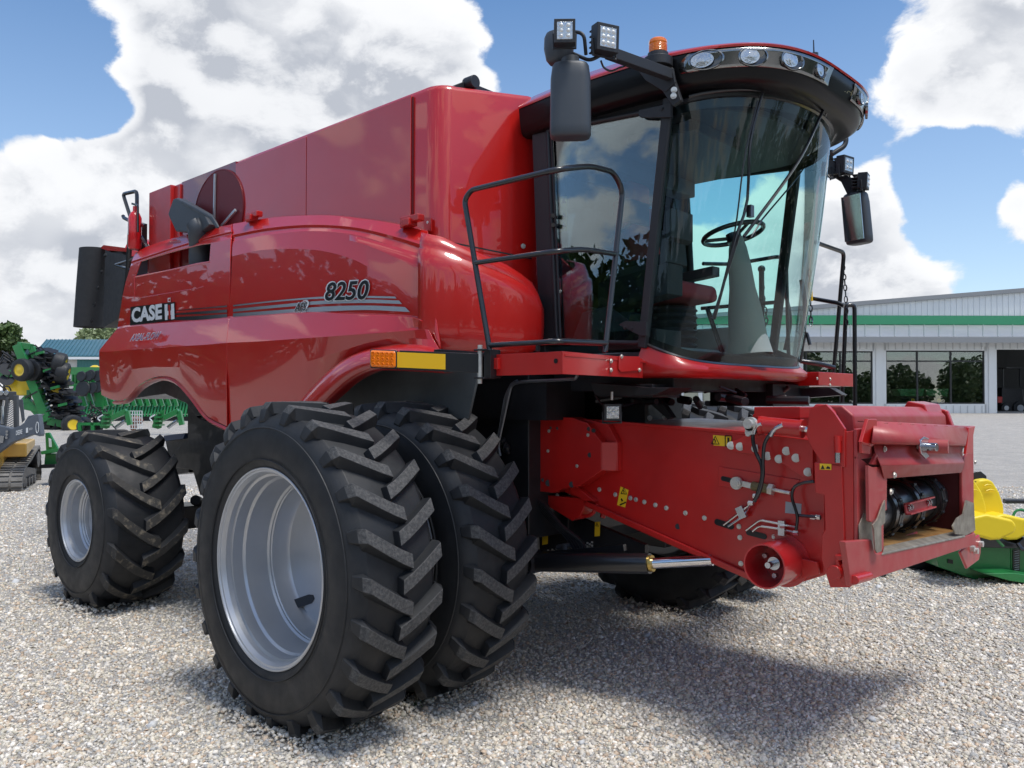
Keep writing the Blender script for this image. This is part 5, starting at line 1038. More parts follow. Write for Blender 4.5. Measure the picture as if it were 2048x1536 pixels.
# ================================================================== SURROUNDINGS
def W(px, py, s):
    d = cf+cr*((px-1024)/FPX)-cu*((py-768)/FPX); return CP+d*(s/d.dot(FH))
def wz(s, py): return W(1024, py, s).z
def loc_thing(name, px, s, label, cat, group=None, ground=None):
    """an Empty on the ground, its x axis to the right of the view and its y axis away from the camera"""
    p = W(px, 800, s); z = gz(p.x, p.y) if ground is None else ground
    o = empty(name, (p.x, p.y, z), math.atan2(RH.y, RH.x)); tag(o, label, cat, group); return o
def loc(o, px, py, s):
    """the place seen at (px, py), s metres ahead, in the thing's own axes"""
    p = W(px, py, s)-o.location; return V(p.dot(RH), p.dot(FH), p.z)
SID = mat('pale_metal_siding', (.72, .74, .75), .45, .3, var=.04, vscale=.6); SIDD = mat('grey_trim', (.24, .25, .26), .5); CON = mat('concrete_kerb', (.42, .37, .30), .85, var=.15, vscale=2)
SIDG = mat('green_band', (.04, .27, .13), .4); FRM = mat('dark_window_frame', (.02, .022, .024), .4); ROOFM = mat('galvanised_roof', (.40, .41, .42), .4, .4, var=.06, vscale=.4)
WG = glass('shop_window_glass', (.85, .9, .88), 3.6); INS = mat('shop_interior', (.03, .03, .028), .8)
Bd = loc_thing('dealership_building', 1800, 50, 'long pale metal dealership building with a green stripe and large windows', 'building')
L = lambda px, py, s=50: loc(Bd, px, py, s)
b = MB()
def wl(p0, p1, q0, q1, s=50, t=.15):
    a, c_ = L(p0, q1, s), L(p1, q0, s); b.box(a.x, c_.x, a.y, a.y+t, a.z, c_.z)
yb_ = 834; ye = 673
wl(1768, 1973, 808, yb_); wl(1768, 1973, ye, 701); wl(1604, 1748, 808, yb_); wl(1604, 1748, ye, 702); wl(1746, 1772, ye, yb_); wl(1970, 1993, ye, yb_); wl(1993, 2130, ye, 699); wl(2130, 2300, ye, yb_); wl(1500, 1606, ye, yb_); wl(1330, 1500, ye, 740); wl(1330, 1500, 812, yb_); wl(1230, 1330, ye, yb_)
for px in (1362, 1400, 1445, 1478): wl(px-3, px+5, 738, 814)
b.build('wall', SID, Bd)
b = MB()
x = L(1232, ye).x
while x < L(2300, ye).x:
    px_l = x
    def rib(z0, z1): b.box(x-.02, x+.02, -.025, .0, z0, z1)
    P0 = Bd.location; lpx = 1024+FPX*((P0+RH*x-CP).dot(RH))/50
    zt2, zb2 = L(1800, ye).z, L(1800, yb_).z
    if 1604 < lpx < 1748 or 1768 < lpx < 1972: rib(zb2, L(1800, 811).z); rib(L(1800, 699).z, zt2)
    elif 1990 < lpx < 2130: rib(L(1800, 697).z, zt2)
    elif lpx < 1500 and lpx > 1330: rib(L(1800, 738).z, zt2)
    elif not (1748 < lpx < 1768): rib(zb2, zt2)
    x += .43
b.build('wall_rib', mat('rib_shadow_side', (.56, .58, .59), .5, .3), Bd)
b = MB()
for px in (1757, 1982): a = L(px, ye); b.box(a.x-.18, a.x+.18, -.06, .0, L(px, yb_).z, a.z)
b.build('pilaster', SID, Bd)
b = MB(); a, c_ = L(1200, 834), L(2320, 834); b.box(a.x, c_.x, -.5, .1, a.z-.7, a.z+.02)
for px in (1920, 1990): q = L(px, 834); b.box(q.x-.02, q.x+.02, -.51, -.4, a.z-.4, a.z+.03)
b.build('base_kerb', CON, Bd)
# eave roof with ribs
b = MB(); e0, e1 = L(1200, ye, 48.6), L(2320, ye, 48.6); r0, r1 = L(1200, 650, 54.5), L(2320, 650, 54.5)
b.add([e0, e1, r1, r0, e0-V(0, 0, .12), e1-V(0, 0, .12), r1-V(0, 0, .12), r0-V(0, 0, .12)], [(0, 1, 2, 3), (4, 5, 6, 7), (0, 1, 5, 4)])
n_ = 38
for k in range(n_):
    p, q = e0.lerp(e1, k/n_), r0.lerp(r1, k/n_); b.add([p+V(-.06, 0, 0), p+V(0, 0, .05), p+V(.06, 0, 0), q+V(-.06, 0, 0), q+V(0, 0, .05), q+V(.06, 0, 0)], [(0, 1, 2), (0, 1, 4, 3), (1, 2, 5, 4)])
b.build('lower_roof', ROOFM, Bd, smooth=0)
b = MB(); b.box(e0.x, e1.x, e0.y-.02, e0.y+.05, e0.z-.32, e0.z-.0); b.build('gutter', SIDD, Bd)
b = MB(); 
g0, g1, g2 = L(1200, 646, 54.6), L(2320, 646, 54.6), None
t0, t1 = L(1230, 648, 54.6), L(2320, 560, 54.6)
b.add([L(1230, 652, 54.6), L(2320, 652, 54.6), L(2320, 562, 54.6), L(1230, 646, 54.6)], [(0, 1, 2, 3)]); b.add([L(1230, 652, 54.6), L(1230, 646, 54.6), L(1230, 646, 54.6)+V(0, 30, 0), L(1230, 652, 54.6)+V(0, 30, 0)], [(0, 1, 2, 3)])
x = t0.x
while x < t1.x: z1 = t0.z+(t1.z-t0.z)*(x-t0.x)/(t1.x-t0.x); b.box(x-.03, x+.03, t0.y-.03, t0.y, L(1800, 632, 54.6).z, max(z1, L(1800, 632, 54.6).z+.01)); x += .38
b.build('upper_wall', SID, Bd)
b = MB(); q0, q1 = L(1230, 648, 54.4), L(2320, 632, 54.4); b.box(q0.x, q1.x, q0.y, q0.y+.1, q0.z, q1.z); b.build('green_stripe', SIDG, Bd)
b = MB(); b.slab([L(1225, 642, 54.3), L(2320, 554, 54.3), L(2320, 562, 54.3), L(1225, 650, 54.3)], V(0, 30, 0)); b.build('roof', SIDD, Bd)
for (p0, p1, q0, q1, vs_) in ((1606, 1746, 702, 808, (1613, 1681, )), (1771, 1970, 701, 808, (1835, 1902)), (1332, 1500, 740, 812, (1364, 1405, 1432, 1462))):
    b = MB(); a, c_ = L(p0, q1), L(p1, q0); w_ = .09
    b.box(a.x, a.x+w_, .02, .13, a.z, c_.z); b.box(c_.x-w_, c_.x, .02, .13, a.z, c_.z); b.box(a.x, c_.x, .02, .13, a.z, a.z+w_); b.box(a.x, c_.x, .02, .13, c_.z-w_, c_.z)
    for v_ in vs_: q = L(v_, q0); b.box(q.x-.045, q.x+.045, .025, .12, a.z, c_.z)
    if q0 < 710: z = L(p0, 722).z; b.box(a.x, c_.x, .03, .11, z-.04, z+.04)
    wf_ = b.build('window', FRM, Bd); b = MB(); b.box(a.x, c_.x, .08, .085, a.z, c_.z); b.build('pane', WG if p0 > 1500 else mat('blind_pane', (.42, .42, .33), .3), wf_)
b = MB(); a, c_ = L(1604, 836), L(2300, 690); b.box(a.x, c_.x, 9, 9.1, a.z-.5, c_.z+1); b.box(a.x, c_.x, .15, 9, a.z-.1, a.z-.05); b.box(a.x, a.x+.1, .15, 9, a.z, c_.z); b.box(L(1988, 700).x, L(1988, 700).x+.1, .2, 9, a.z, c_.z); b.build('interior', INS, Bd)
b = MB(); q = L(1966, 690); b.box(q.x-.1, q.x+.1, -.12, 0, q.z-.12, q.z+.12); b.build('wall_lamp', WHT, Bd)
# yellow-wheeled green wagons modelled behind the glass to stand for its reflections
def wagon(px, w, label):
    o = loc_thing('reflected_wagon', px, 50.5, label, 'wagon', 'small green wagons standing for reflections in the big window', ground=W(px, 806, 50.5).z)
    m_ = lambda a, c_: loc(o, a, c_, 50.5); b = MB(); h = w/2
    b.slab([m_(px-h, 778), m_(px+h, 777), m_(px+h*.9, 793), m_(px-h*.75, 792)], V(0, .9, 0)); b.build('tub', JDG, o, bevel=.03)
    b = MB(); b.bar(m_(px-h*.8, 796), m_(px+h*.9, 796), .08, .08); b.build('frame', DRK, o)
    b = MB(); q = m_(px+2, 801); b.cyl(q+V(0, -.1, 0), q+V(0, .05, 0), .17); wh = b.build('wheel', RUB, o); b = MB(); b.cyl(q+V(0, -.13, 0), q+V(0, -.09, 0), .12); b.build('rim', JDY, wh); return o
wagon(1822, 54, 'left green wagon with yellow wheels standing for a shop window reflection'); wagon(1874, 48, 'right green wagon with yellow wheels standing for a shop window reflection')
# forklift in the open door
o = loc_thing('forklift', 2022, 53, 'dark forklift standing in the open shop door', 'forklift', ground=W(2022, 828, 53).z)
m_ = lambda a, c_: loc(o, a, c_, 53); b = MB()
b.slab([m_(2004, 775), m_(2046, 778), m_(2050, 822), m_(2002, 822)], V(0, 1.2, 0)); o1 = b.build('body', DRK, o, bevel=.05)
b = MB(); 
for px in (2006, 2040): b.bar(m_(px, 775), m_(px, 735), .08, .08)
b.bar(m_(2004, 736), m_(2042, 736), .9, .06); b.build('overhead_guard', BLK, o)
for px, r in ((2010, .3), (2038, .42)): b = MB(); q = m_(px, 816); b.cyl(q+V(0, -.15, 0), q+V(0, .1, 0), r); wh = b.build('wheel', RUB, o); b = MB(); b.cyl(q+V(0, -.18, 0), q+V(0, -.14, 0), r*.5); b.build('rim', SIL, wh)
b = MB(); b.slab([m_(1995, 793), m_(2006, 793), m_(2006, 806), m_(1995, 806)], V(0, .5, 0)); b.build('counterweight', REDM, o, bevel=.04)
# speed sign
o = loc_thing('speed_sign', 1442, 41, 'small white speed limit 10 sign seen below the cab', 'sign'); m_ = lambda a, c_: loc(o, a, c_, 41)
b = MB(); a, c_ = m_(1432, 807), m_(1451.5, 782); b.box(a.x, c_.x, -.01, .01, a.z, c_.z); b.build('sign_plate', WHT, o, bevel=.005)
b = MB(); b.box(-.03, .03, .012, .05, 0, c_.z); b.build('post', SIDD, o)
text('lettering', '10', BKD, o, m_(1436.5, 803)+V(0, -.02, 0), m_(1448, 803)+V(0, -.02, 0), m_(1436.5, 793.5)+V(0, -.02, 0), off=.01)
text('lettering', 'SPEED', BKD, o, m_(1436, 787)+V(0, -.02, 0), m_(1447.5, 787)+V(0, -.02, 0), m_(1436, 784)+V(0, -.02, 0)); text('lettering', 'LIMIT', BKD, o, m_(1436.5, 791.5)+V(0, -.02, 0), m_(1447, 791.5)+V(0, -.02, 0), m_(1436.5, 788.5)+V(0, -.02, 0))

# ------------------------------------------------------------------ utility vehicle on the right
S_ = 8.75
UV = loc_thing('utility_vehicle', 1960, S_, 'green utility vehicle with two yellow bucket seats beyond the red header plate', 'utility vehicle', ground=0)
M_ = lambda px, py, ds=0: loc(UV, px, py, S_+ds)
def seat(px0, ds):
    dx = px0-2000; F = lambda px, py, e=0: M_(px+dx, py, ds+e)
    b = MB(); P_ = [(1951, 968), (1958, 960), (1975, 958), (1986, 962), (2000, 985), (2008, 1010), (2010, 1028), (1985, 1040), (1968, 1040), (1960, 1010), (1952, 985)]
    b.slab([F(*p, -.03) for p in P_], V(0, .12, 0)); s_ = b.build('seat_back', JDYS, UV, smooth=50, bevel=.035, seg=5)
    b = MB(); b.tube([F(1968, 972, -.045), F(1975, 969, -.047), F(1984, 971, -.045)], .006, 6); b.tube([F(1972, 982, -.045), F(1980, 979, -.047), F(1990, 981, -.045)], .006, 6); b.build('seat_rib', JDYS, s_)
    b = MB(); P2 = [(1945, 1045), (1968, 1037), (2008, 1028), (2062, 1040), (2070, 1052), (2066, 1066), (2036, 1080), (2018, 1081), (1985, 1072), (1945, 1062)]
    b.slab([F(*p, -.24) for p in P2], V(0, .42, 0)); s_ = b.build('seat_cushion', JDYS, UV, smooth=50, bevel=.03, seg=5)
seat(2000, .12); seat(1965, -.25)
b = MB(); b.slab([M_(1950, 1066, -.1), M_(2035, 1088, -.1), M_(2048, 1075, -.1), M_(2100, 1075, -.1), M_(2100, 1100, -.1), M_(1950, 1095, -.1)], V(0, .5, 0)); b.slab([M_(1936, 945, .3), M_(1962, 942, .3), M_(1974, 952, .3), M_(1974, 985, .3), M_(1936, 1000, .3)], V(0, .03, 0)); b.build('seat_pan', BLK, UV, bevel=.01)
b = MB(); b.slab([M_(1872, 1112), M_(1950, 1085), M_(2022, 1090), M_(2022, 1148), M_(1950, 1160), M_(1878, 1135)], V(0, .9, 0)); b.slab([M_(2022, 1088), M_(2110, 1085), M_(2110, 1150), M_(2022, 1150)], V(0, .9, 0)); b.build('body', JDG, UV, bevel=.012)
b = MB(); b.slab([M_(1966, 1147, -.25), M_(2020, 1162, -.25), M_(2130, 1178, -.25), M_(2130, 1162, -.25), M_(2030, 1146, -.25)], V(0, .6, 0)); b.build('running_board', JDG, UV, bevel=.008)
b = MB(); b.slab([M_(2026, 1100, -.012), M_(2040, 1096, -.012), M_(2040, 1142, -.012), M_(2026, 1146, -.012)], V(0, .01, 0)); b.build('engine_vent', BLK, UV)
b = MB()
for k in range(9): b.bar(M_(2029, 1103+4.6*k, -.02), M_(2038, 1101.5+4.6*k, -.02), .008, .006)
b.build('vent_slat', GRYD, UV)
b = MB(); b.slab([M_(1896, 1118, -.012), M_(1906, 1120, -.012), M_(1906, 1128, -.012), M_(1896, 1126, -.012)], V(0, .01, 0)); b.build('hole', BKD, UV)
b = MB(); b.tube(catmull([M_(1949, 1035, -.35), M_(1965, 1031, -.4), M_(1982, 1042, -.4), M_(1992, 1075, -.35), M_(2006, 1092, -.3)], 18), .014, 8); b.tube(catmull([M_(2026, 1032, .2), M_(2032, 1022, .2), M_(2045, 1020, .2), M_(2060, 1028, .2)], 10), .014, 8); b.build('arm_rest', JDG, UV, smooth=60)
b = MB(); b.tube([M_(2008, 1002, .4), M_(2120, 1003, .4)], .028, 10); b.tube([M_(2120, 1003, .4), M_(2120, 1100, .4)], .028, 10); b.tube(catmull([M_(2036, 1088, -.2), M_(2044, 1098, -.25), M_(2060, 1100, -.25)], 8), .02, 8); b.build('roll_bar', BLK, UV, smooth=60)
for px, ds in ((1840, .55), (2075, .6)):
    b = MB(); q = M_(px, 1000, ds); c0 = V(q.x, q.y, .28); b.lathe(c0+V(0, -.13, 0), (0, 1, 0), [(0, .12), (-.01, .2), (.03, .27), (.13, .285), (.23, .27), (.26, .2), (.26, .1)], 30); wh = b.build('wheel', RUB, UV, smooth=50)
    b = MB(); b.lathe(c0+V(0, -.12, 0), (0, 1, 0), [(0, .14), (.04, .11), (.04, 0)], 24); b.build('rim', JDY, wh)
b = MB(); q = M_(1756, 1165, .1); b.lathe(V(q.x-.05, q.y, .24), (0, 1, 0), [(0, .1), (-.01, .18), (.03, .235), (.2, .235), (.24, .18), (.24, .1)], 28)
for k in range(18):
    a = 2*math.pi*k/18; b.obox(V(q.x-.05+.24*math.cos(a), q.y+.1, .24+.24*math.sin(a)), V(.012*math.cos(a), 0, .012*math.sin(a)), V(0, .1, 0), V(-.018*math.sin(a), 0, .018*math.cos(a)))
b.build('wheel', RUB, UV, smooth=30)
b = MB(); b.slab([M_(1850, 1140, .4), M_(1900, 1130, .4), M_(1960, 1150, .4), M_(1960, 1158, .4), M_(1860, 1148, .4)], V(0, .3, 0)); b.build('axle_beam', DRK, UV)

# ------------------------------------------------------------------ trees
LF = mat('leaf_green', (.045, .085, .022), .55, 0, 0, col2=(.09, .14, .035), vscale=.9, thr=(.3, .7)); BRK = mat('bark', (.10, .08, .06), .9)
def tree(px, s, top_py, wpx, label, group=None, n=2600, leaf=.22, seed=1, pos=None, m=LF, hz=None):
    R_ = random.Random(seed)
    if pos is None:
        o = loc_thing('tree', px, s, label, 'tree', group); H_ = wz(s, top_py)-o.location.z; w = wpx/FPX*s/2
    else: o = empty('tree', pos); tag(o, label, 'tree', group); H_, w = hz
    tr = MB(); tr.tube([V(0, 0, -.2), V(.1, 0, H_*.3), V(0, .1, H_*.7)], .03*H_, 8, True, .01*H_); lobes = []
    for k in range(16):
        a = R_.random()*6.28; r = w*R_.uniform(.25, .85); z = H_*R_.uniform(.35, .93); r *= math.sqrt(max(.15, 1-((z/H_-.55)/.5)**2)); c_ = V(r*math.cos(a), r*math.sin(a)*.8, z); lobes.append((c_, w*R_.uniform(.22, .4))); tr.tube([V(0, 0, H_*.28), c_*.5+V(0, 0, H_*.2), c_], .012*H_, 5, False, .004*H_)
    tr.build('trunk', BRK, o)
    L_ = MB(); vs = []; fs = []
    for i in range(n):
        c_, r = lobes[i % len(lobes)]; d = V(R_.gauss(0, 1), R_.gauss(0, 1), R_.gauss(0, 1)).normalized()*r*(R_.random()**.45)*V(1, 1, 1).length/1.732
        p = c_+V(d.x, d.y, d.z*.75); u = V(R_.gauss(0, 1), R_.gauss(0, 1), R_.gauss(0, 1)).normalized(); v = u.orthogonal().normalized(); l = leaf*R_.uniform(.6, 1.3)
        j = len(vs); vs += [p+u*l, p+v*l*.6, p-u*l, p-v*l*.6]; fs.append((j, j+1, j+2, j+3))
    L_.add(vs, fs); me = bpy.data.meshes.new('crown'); me.from_pydata([tuple(v) for v in vs], [], fs); me.materials.append(m); oo = bpy.data.objects.new('crown', me); scene.collection.objects.link(oo); oo.parent = o
    return o
tree(8, 70, 650, 130, 'dark broad tree at the far left beyond the green planter', n=6500, leaf=.28, seed=3)
tree(-70, 64, 665, 130, 'second dark tree at the left edge of the lot', n=2600, leaf=.3, seed=13)
tree(218, 95, 648, 130, 'pale green tree rising behind the teal roof beside the combine', n=5000, leaf=.3, seed=5, m=mat('leaf_pale', (.14, .19, .08), .6, col2=(.24, .29, .14), vscale=.8))
tree(142, 100, 668, 46, 'small tree top just above the middle of the teal roof', n=1400, leaf=.3, seed=9, m=bpy.data.materials['leaf_pale'])
# unseen trees added around the camera to darken reflections in glass and paint
tl = MB(); vs = []; fs = []; R_ = random.Random(4)
spots = [(-R_.uniform(26, 33)*math.cos(a), R_.uniform(26, 33)*math.sin(a)) for a in [-2.3+4.4*k/44 for k in range(45)]]+[(-40+R_.uniform(-4, 4), 32+3.4*k) for k in range(26)]
for (s0, l0) in spots:
    c0 = V(CP.x, CP.y, 0)+FH*s0+RH*l0; Hh = R_.uniform(6.5, 10)
    tl.tube([c0, c0+V(0, 0, Hh*.6)], .25, 6)
    for i in range(1300):
        d = V(R_.gauss(0, 1), R_.gauss(0, 1), R_.gauss(0, 1)).normalized()*(R_.random()**.4); p = c0+V(d.x*3, d.y*3, Hh*.5+d.z*Hh*.5); u = V(R_.gauss(0, 1), R_.gauss(0, 1), R_.gauss(0, 1)).normalized(); v = u.orthogonal(); l = R_.uniform(.14, .34)
        j = len(vs); vs += [p+u*l, p+v*l, p-u*l, p-v*l]; fs.append((j, j+1, j+2, j+3))
tl.add(vs, fs); tag(tl.build('unseen_trees', LF, smooth=0), 'unseen trees added behind the camera for reflections in glass and paint', 'unseen_trees', kind='stuff')

# ------------------------------------------------------------------ teal roofed barn
TEAL = mat('teal_metal_roof', (.05, .16, .20), .4, .2, var=.06, vscale=.3); TEALW = mat('teal_door', (.04, .17, .16), .5); CRM = mat('cream_siding', (.50, .50, .47), .6, var=.04)
Bn = loc_thing('machine_shed', 200, 62, 'pale shed with a teal metal roof behind the parked green implements', 'building'); L = lambda px, py, s=62: loc(Bn, px, py, s)
b = MB(); a, c_ = L(68, 760), L(420, 712); b.box(a.x, c_.x, 0, 14, 0, c_.z); b.build('wall', CRM, Bn)
b = MB(); e0, e1, r1, r0 = L(66, 711, 61.6), L(430, 711, 61.6), L(430, 679, 68), L(94, 679, 68)
b.add([e0, e1, r1, r0, e0-V(0, 0, .1), e1-V(0, 0, .1)], [(0, 1, 2, 3), (0, 1, 5, 4)]); b.add([r0, r1, r1+V(0, 7, -1.3), r0+V(-1, 7, -1.3)], [(0, 1, 2, 3)]); b.add([e0, r0, r0+V(-1, 7, -1.3), ], [(0, 1, 2)])
for k in range(44): p, q = e0.lerp(e1, k/44), r0.lerp(r1, k/44); b.bar(p+V(0, 0, .03), q+V(0, 0, .03), .05, .05)
b.build('roof', TEAL, Bn)
b = MB(); b.box(e0.x, e1.x, e0.y-.03, e0.y+.05, e0.z-.28, e0.z-.1); b.build('fascia', WHT, Bn)
b = MB(); q0, q1 = L(155, 760, 61.9), L(215, 717, 61.9); b.box(q0.x, q1.x, -.1, 0, 0, q1.z); 
for k in range(10): x = q0.x+(q1.x-q0.x)*k/10; b.box(x-.03, x+.03, -.13, -.1, 0, q1.z)
b.build('sliding_door', TEALW, Bn)

# ------------------------------------------------------------------ green field implements on the left
def wheel_at(par, c_, r, w, axis=(0, 1, 0), rimm=None, hub=.5):
    ax = Vector(axis).normalized(); b = MB(); b.lathe(Vector(c_)-ax*w/2, ax, [(0, r*.5), (-.01, r*.75), (w*.1, r*.96), (w*.3, r), (w*.7, r), (w*.9, r*.96), (w+.01, r*.75), (w, r*.5)], 26); wh = b.build('wheel', RUB, par, smooth=40)
    b = MB(); b.lathe(Vector(c_)-ax*(w/2+.005), ax, [(0, r*.55), (.02, r*.5), (.04, r*.3), (.02, r*.2), (.02, .01), (w-.02, .01), (w-.01, r*.3), (w+.0, r*.5), (w+.01, r*.55)], 22); b.build('rim', rimm or JDY, wh, smooth=40); return wh
PS = 34
PL = loc_thing('folding_planter', 75, PS, 'green folding planter with yellow seed tanks and black row units raised upright', 'planter'); L = lambda px, py, ds=0: loc(PL, px, py, PS+ds)
b = MB()
b.bar(L(38, 690), L(98, 842), .35, .42, (0, 1, 0)); b.bar(L(38, 690), L(64, 694), .3, .25); b.bar(L(64, 694), L(72, 715), .25, .2, (0, 1, 0)); b.bar(L(48, 795), L(90, 838), .3, .25, (0, 1, 0)); b.bar(L(48, 812), L(86, 820), .3, .25); b.bar(L(58, 800), L(58, 780), .15, .12, (0, 1, 0)); b.bar(L(98, 842), L(140, 850), .3, .3)
b.bar(L(0, 750), L(45, 745), .3, .3); b.build('frame', JDG, PL, bevel=.02)
for (x0, x1, y0, y1) in ((8, 70, 757, 792), (98, 129, 760, 795)):
    b = MB(); P_ = [(x0+2, y0+6), (x0+12, y0), (x1-4, y0+1), (x1, y0+8), (x1-1, y1-5), (x1-9, y1), (x0+16, y1-1), (x0+2, y0+18)]; b.slab([L(*p, .0) for p in P_], V(-.8, 1.4, 0)); b.build('seed_tank', JDY, PL, bevel=.12, seg=3)
# row units: dark coulter discs hung along the raised wing
for k in range(13):
    t = k/12; c0 = V(72+60*t, 704+138*t, 0)
    for j in (-1, 0, 1):
        ppx, ppy = c0.x+j*16+R_.uniform(-3, 3)+6, c0.y+R_.uniform(-4, 4)-abs(j)*2
        b = MB(); q = L(ppx, ppy, R_.uniform(-.3, .4)); b.lathe(q, (.25, -.35, .9), [(0, .0), (.0, .24), (.02, .25), (.02, 0)], 14); b.lathe(q+V(.25, .1, .02), (.2, -.4, .9), [(0, .0), (.0, .2), (.02, .2), (.02, 0)], 12); b.bar(q, q+V(-.35, 0, -.12), .07, .07); b.obox(q+V(.12, 0, -.12), V(.16, 0, 0), V(0, .08, 0), V(0, 0, .06)); b.tube([q, q+V(-.15, -.1, .2), q+V(-.4, -.1, .1)], .03, 5); b.build('row_unit', DRK, PL, smooth=30)
    if k % 3 == 0: b = MB(); q = L(c0.x+8, c0.y+2, -.35); b.obox(q, V(.16, 0, .04), V(0, .05, 0), V(0, 0, .05)); b.build('row_bracket', JDG, PL)
for k in range(9):
    b = MB(); q = L(R_.uniform(-4, 24), R_.uniform(705, 760), R_.uniform(-.2, .4)); b.lathe(q, (.3, -.8, .4), [(0, 0), (0, .26), (.03, .27), (.03, 0)], 14); b.tube([q, q+V(.2, 0, .4), q+V(.5, 0, .2)], .03, 5); b.build('row_unit', DRK, PL)
wheel_at(PL, L(45, 740, -.6), .46, .34, (.25, 1, .05)); wheel_at(PL, L(66, 740, -.1), .46, .34, (.25, 1, .05))
wheel_at(PL, L(119, 727, 0), .45, .45, (.9, .3, -.22)); wheel_at(PL, L(125, 746, 0), .45, .45, (.9, .3, -.22)); wheel_at(PL, L(144, 849, -.4), .40, .35, (.75, -.8, 0)); wheel_at(PL, L(128, 850, .2), .40, .35, (.75, -.8, 0))
b = MB()
for k in range(26): q = L(R_.uniform(86, 138), R_.uniform(842, 860), R_.uniform(0, .8)); b.obox(q, V(.18, 0, 0), V(0, .1, 0), V(0, 0, .07))
for k in range(10): q = L(R_.uniform(-5, 40), R_.uniform(700, 760), R_.uniform(0, .5)); b.tube(catmull([q, q+V(R_.uniform(-.5, .5), 0, R_.uniform(-.5, .5)), q+V(R_.uniform(-.6, .6), 0, R_.uniform(-.8, .1))], 8), .03, 5)
b.build('hose_bundle', DRK, PL); b = MB(); b.tube([L(50, 796, -.2), L(75, 783, -.2)], .035, 6); b.tube(catmull([L(5, 776, -.2), L(8, 773, -.2), L(18, 774, -.2), L(22, 782, -.2)], 8), .03, 6); b.build('grab_rail', BLK, PL)
# grain head behind
GS = 40
GH = loc_thing('corn_header', 190, GS, 'long green header with finger rows parked behind the planter', 'header'); L = lambda px, py, ds=0: loc(GH, px, py, GS+ds)
b = MB(); a, c_ = L(132, 850), L(330, 738); b.bar(L(140, 742), L(420, 742), .5, .35); b.bar(L(140, 770), L(420, 770), .3, .12); b.box(a.x, c_.x+3, .5, .6, L(140, 770).z, L(140, 745).z); b.box(a.x, c_.x+3, .3, .6, L(140, 828).z, L(140, 806).z); b.box(a.x, c_.x+3, .6, .7, L(140, 806).z, L(140, 775).z)
for k in range(46): q = L(134+k*6.2, 812); b.slab([q+V(0, .25, .2), q+V(.08, .25, .2), q+V(.08, -.1, -.5), q+V(0, -.1, -.5)], V(0, .05, 0))
for k in range(34): q = L(134+k*6.2, 757); b.box(q.x, q.x+.05, .4, .5, q.z-.3, q.z+.25)
b.build('trough', JDG, GH)
b = MB(); b.bar(L(140, 845), L(420, 845), .2, .14); b.bar(L(150, 855), L(420, 855), .15, .1); b.build('skid', WHT, GH)
b = MB(); b.box(a.x, c_.x+3, .1, .8, L(140, 843).z, L(140, 829).z); 
for k in range(24): q = L(140+k*8, 785, -.1); b.lathe(q, (0, -1, 0), [(0, .12), (.05, .2), (.05, 0)], 8)
b.build('auger', DRK, GH)
b = MB(); q = L(190, 738); b.lathe(q, (0, 0, 1), [(-.05, .25), (.1, .22), (.18, .1), (.18, 0)], 14); q = L(200, 741); b.build('receiver_dome', JDY, GH)
# row of a green cultivator in front of the header
CS = 31
CU = loc_thing('cultivator', 190, CS, 'green row cultivator with dark discs standing between header and combine', 'cultivator'); L = lambda px, py, ds=0: loc(CU, px, py, CS+ds)
b = MB(); b.bar(L(206, 770), L(201, 818), .3, .2, (0, 1, 0)); b.bar(L(150, 775), L(420, 772), .22, .22)
for k in range(14): p = 160+k*14; b.bar(L(p, 774), L(p+12, 812), .12, .08, (0, 1, 0)); b.bar(L(p+2, 772), L(p-4, 745), .1, .06, (0, 1, 0))
b.build('toolbar', JDG, CU)
for px, py, r in ((163, 753, .2), (178, 752, .2), (166, 777, .3), (185, 776, .22), (196, 774, .22), (182, 750, .2), (196, 752, .22), (205, 755, .2)): b = MB(); b.lathe(L(px, py, -.3), (-.2, -1, .1), [(0, 0), (0, r), (.05, r*.9), (.05, 0)], 18); b.build('disc', DRK, CU)
b = MB()
for k in range(40): q = L(R_.uniform(175, 215), R_.uniform(815, 845), R_.uniform(-.4, .4)); b.tube([q, q+V(R_.uniform(-.4, .4), R_.uniform(-.3, .3), R_.uniform(-.4, .3))], .025, 5)
for px, r in ((176, .3), (195, .34), (162, .22)): b.lathe(L(px, 852, -.3), (-.5, -1, .1), [(0, 0), (0, r), (.05, r*.9), (.05, 0)], 18)
b.build('rolling_basket', DRK, CU); b = MB(); 
for px in (160, 186): b.bar(L(px, 846, -.5), L(px, 862, -.5), .12, .1, (0, 1, 0))
b.bar(L(158, 848, -.5), L(200, 848, -.5), .1, .1); b.build('stand', JDG, CU)
# loader mounting frames
def mount(px, s, label):
    o = loc_thing('loader_frame', px, s, label, 'loader frame', 'green loader frames standing behind the rear wheel'); F = lambda a, c_, ds=0: loc(o, px+a, c_, s+ds); b = MB()
    for ds in (0, .35): b.slab([F(2, 822, ds), F(12, 819, ds), F(4, 856, ds), F(-2, 858, ds), F(-14, 855, ds), F(-10, 838, ds)], V(0, .04, 0))
    for k in range(4): b.bar(F(-8+3*k*.6, 850-8*k), F(6, 850-8*k), .35, .04)
    b.build('mast', JDG, o); b = MB(); b.bar(F(10, 836), F(40, 822), .12, .14); b.bar(F(40, 822), F(46, 850), .12, .12, (0, 1, 0)); b.build('loader_arm', JDG, o, bevel=.01)
    b = MB(); b.tube([F(18, 855, -.1), F(36, 842, -.1)], .05, 10); b.build('cylinder', STL, o); b = MB(); b.tube(catmull([F(-14, 842, -.1), F(-18, 836, -.1), F(-8, 830, -.1)], 8), .02, 6); b.build('grab_handle', WHT, o)
mount(214, 22, 'left green loader frame with a bent arm behind the rear tyre'); mount(318, 22, 'right green loader frame seen under the arch of the red panel')
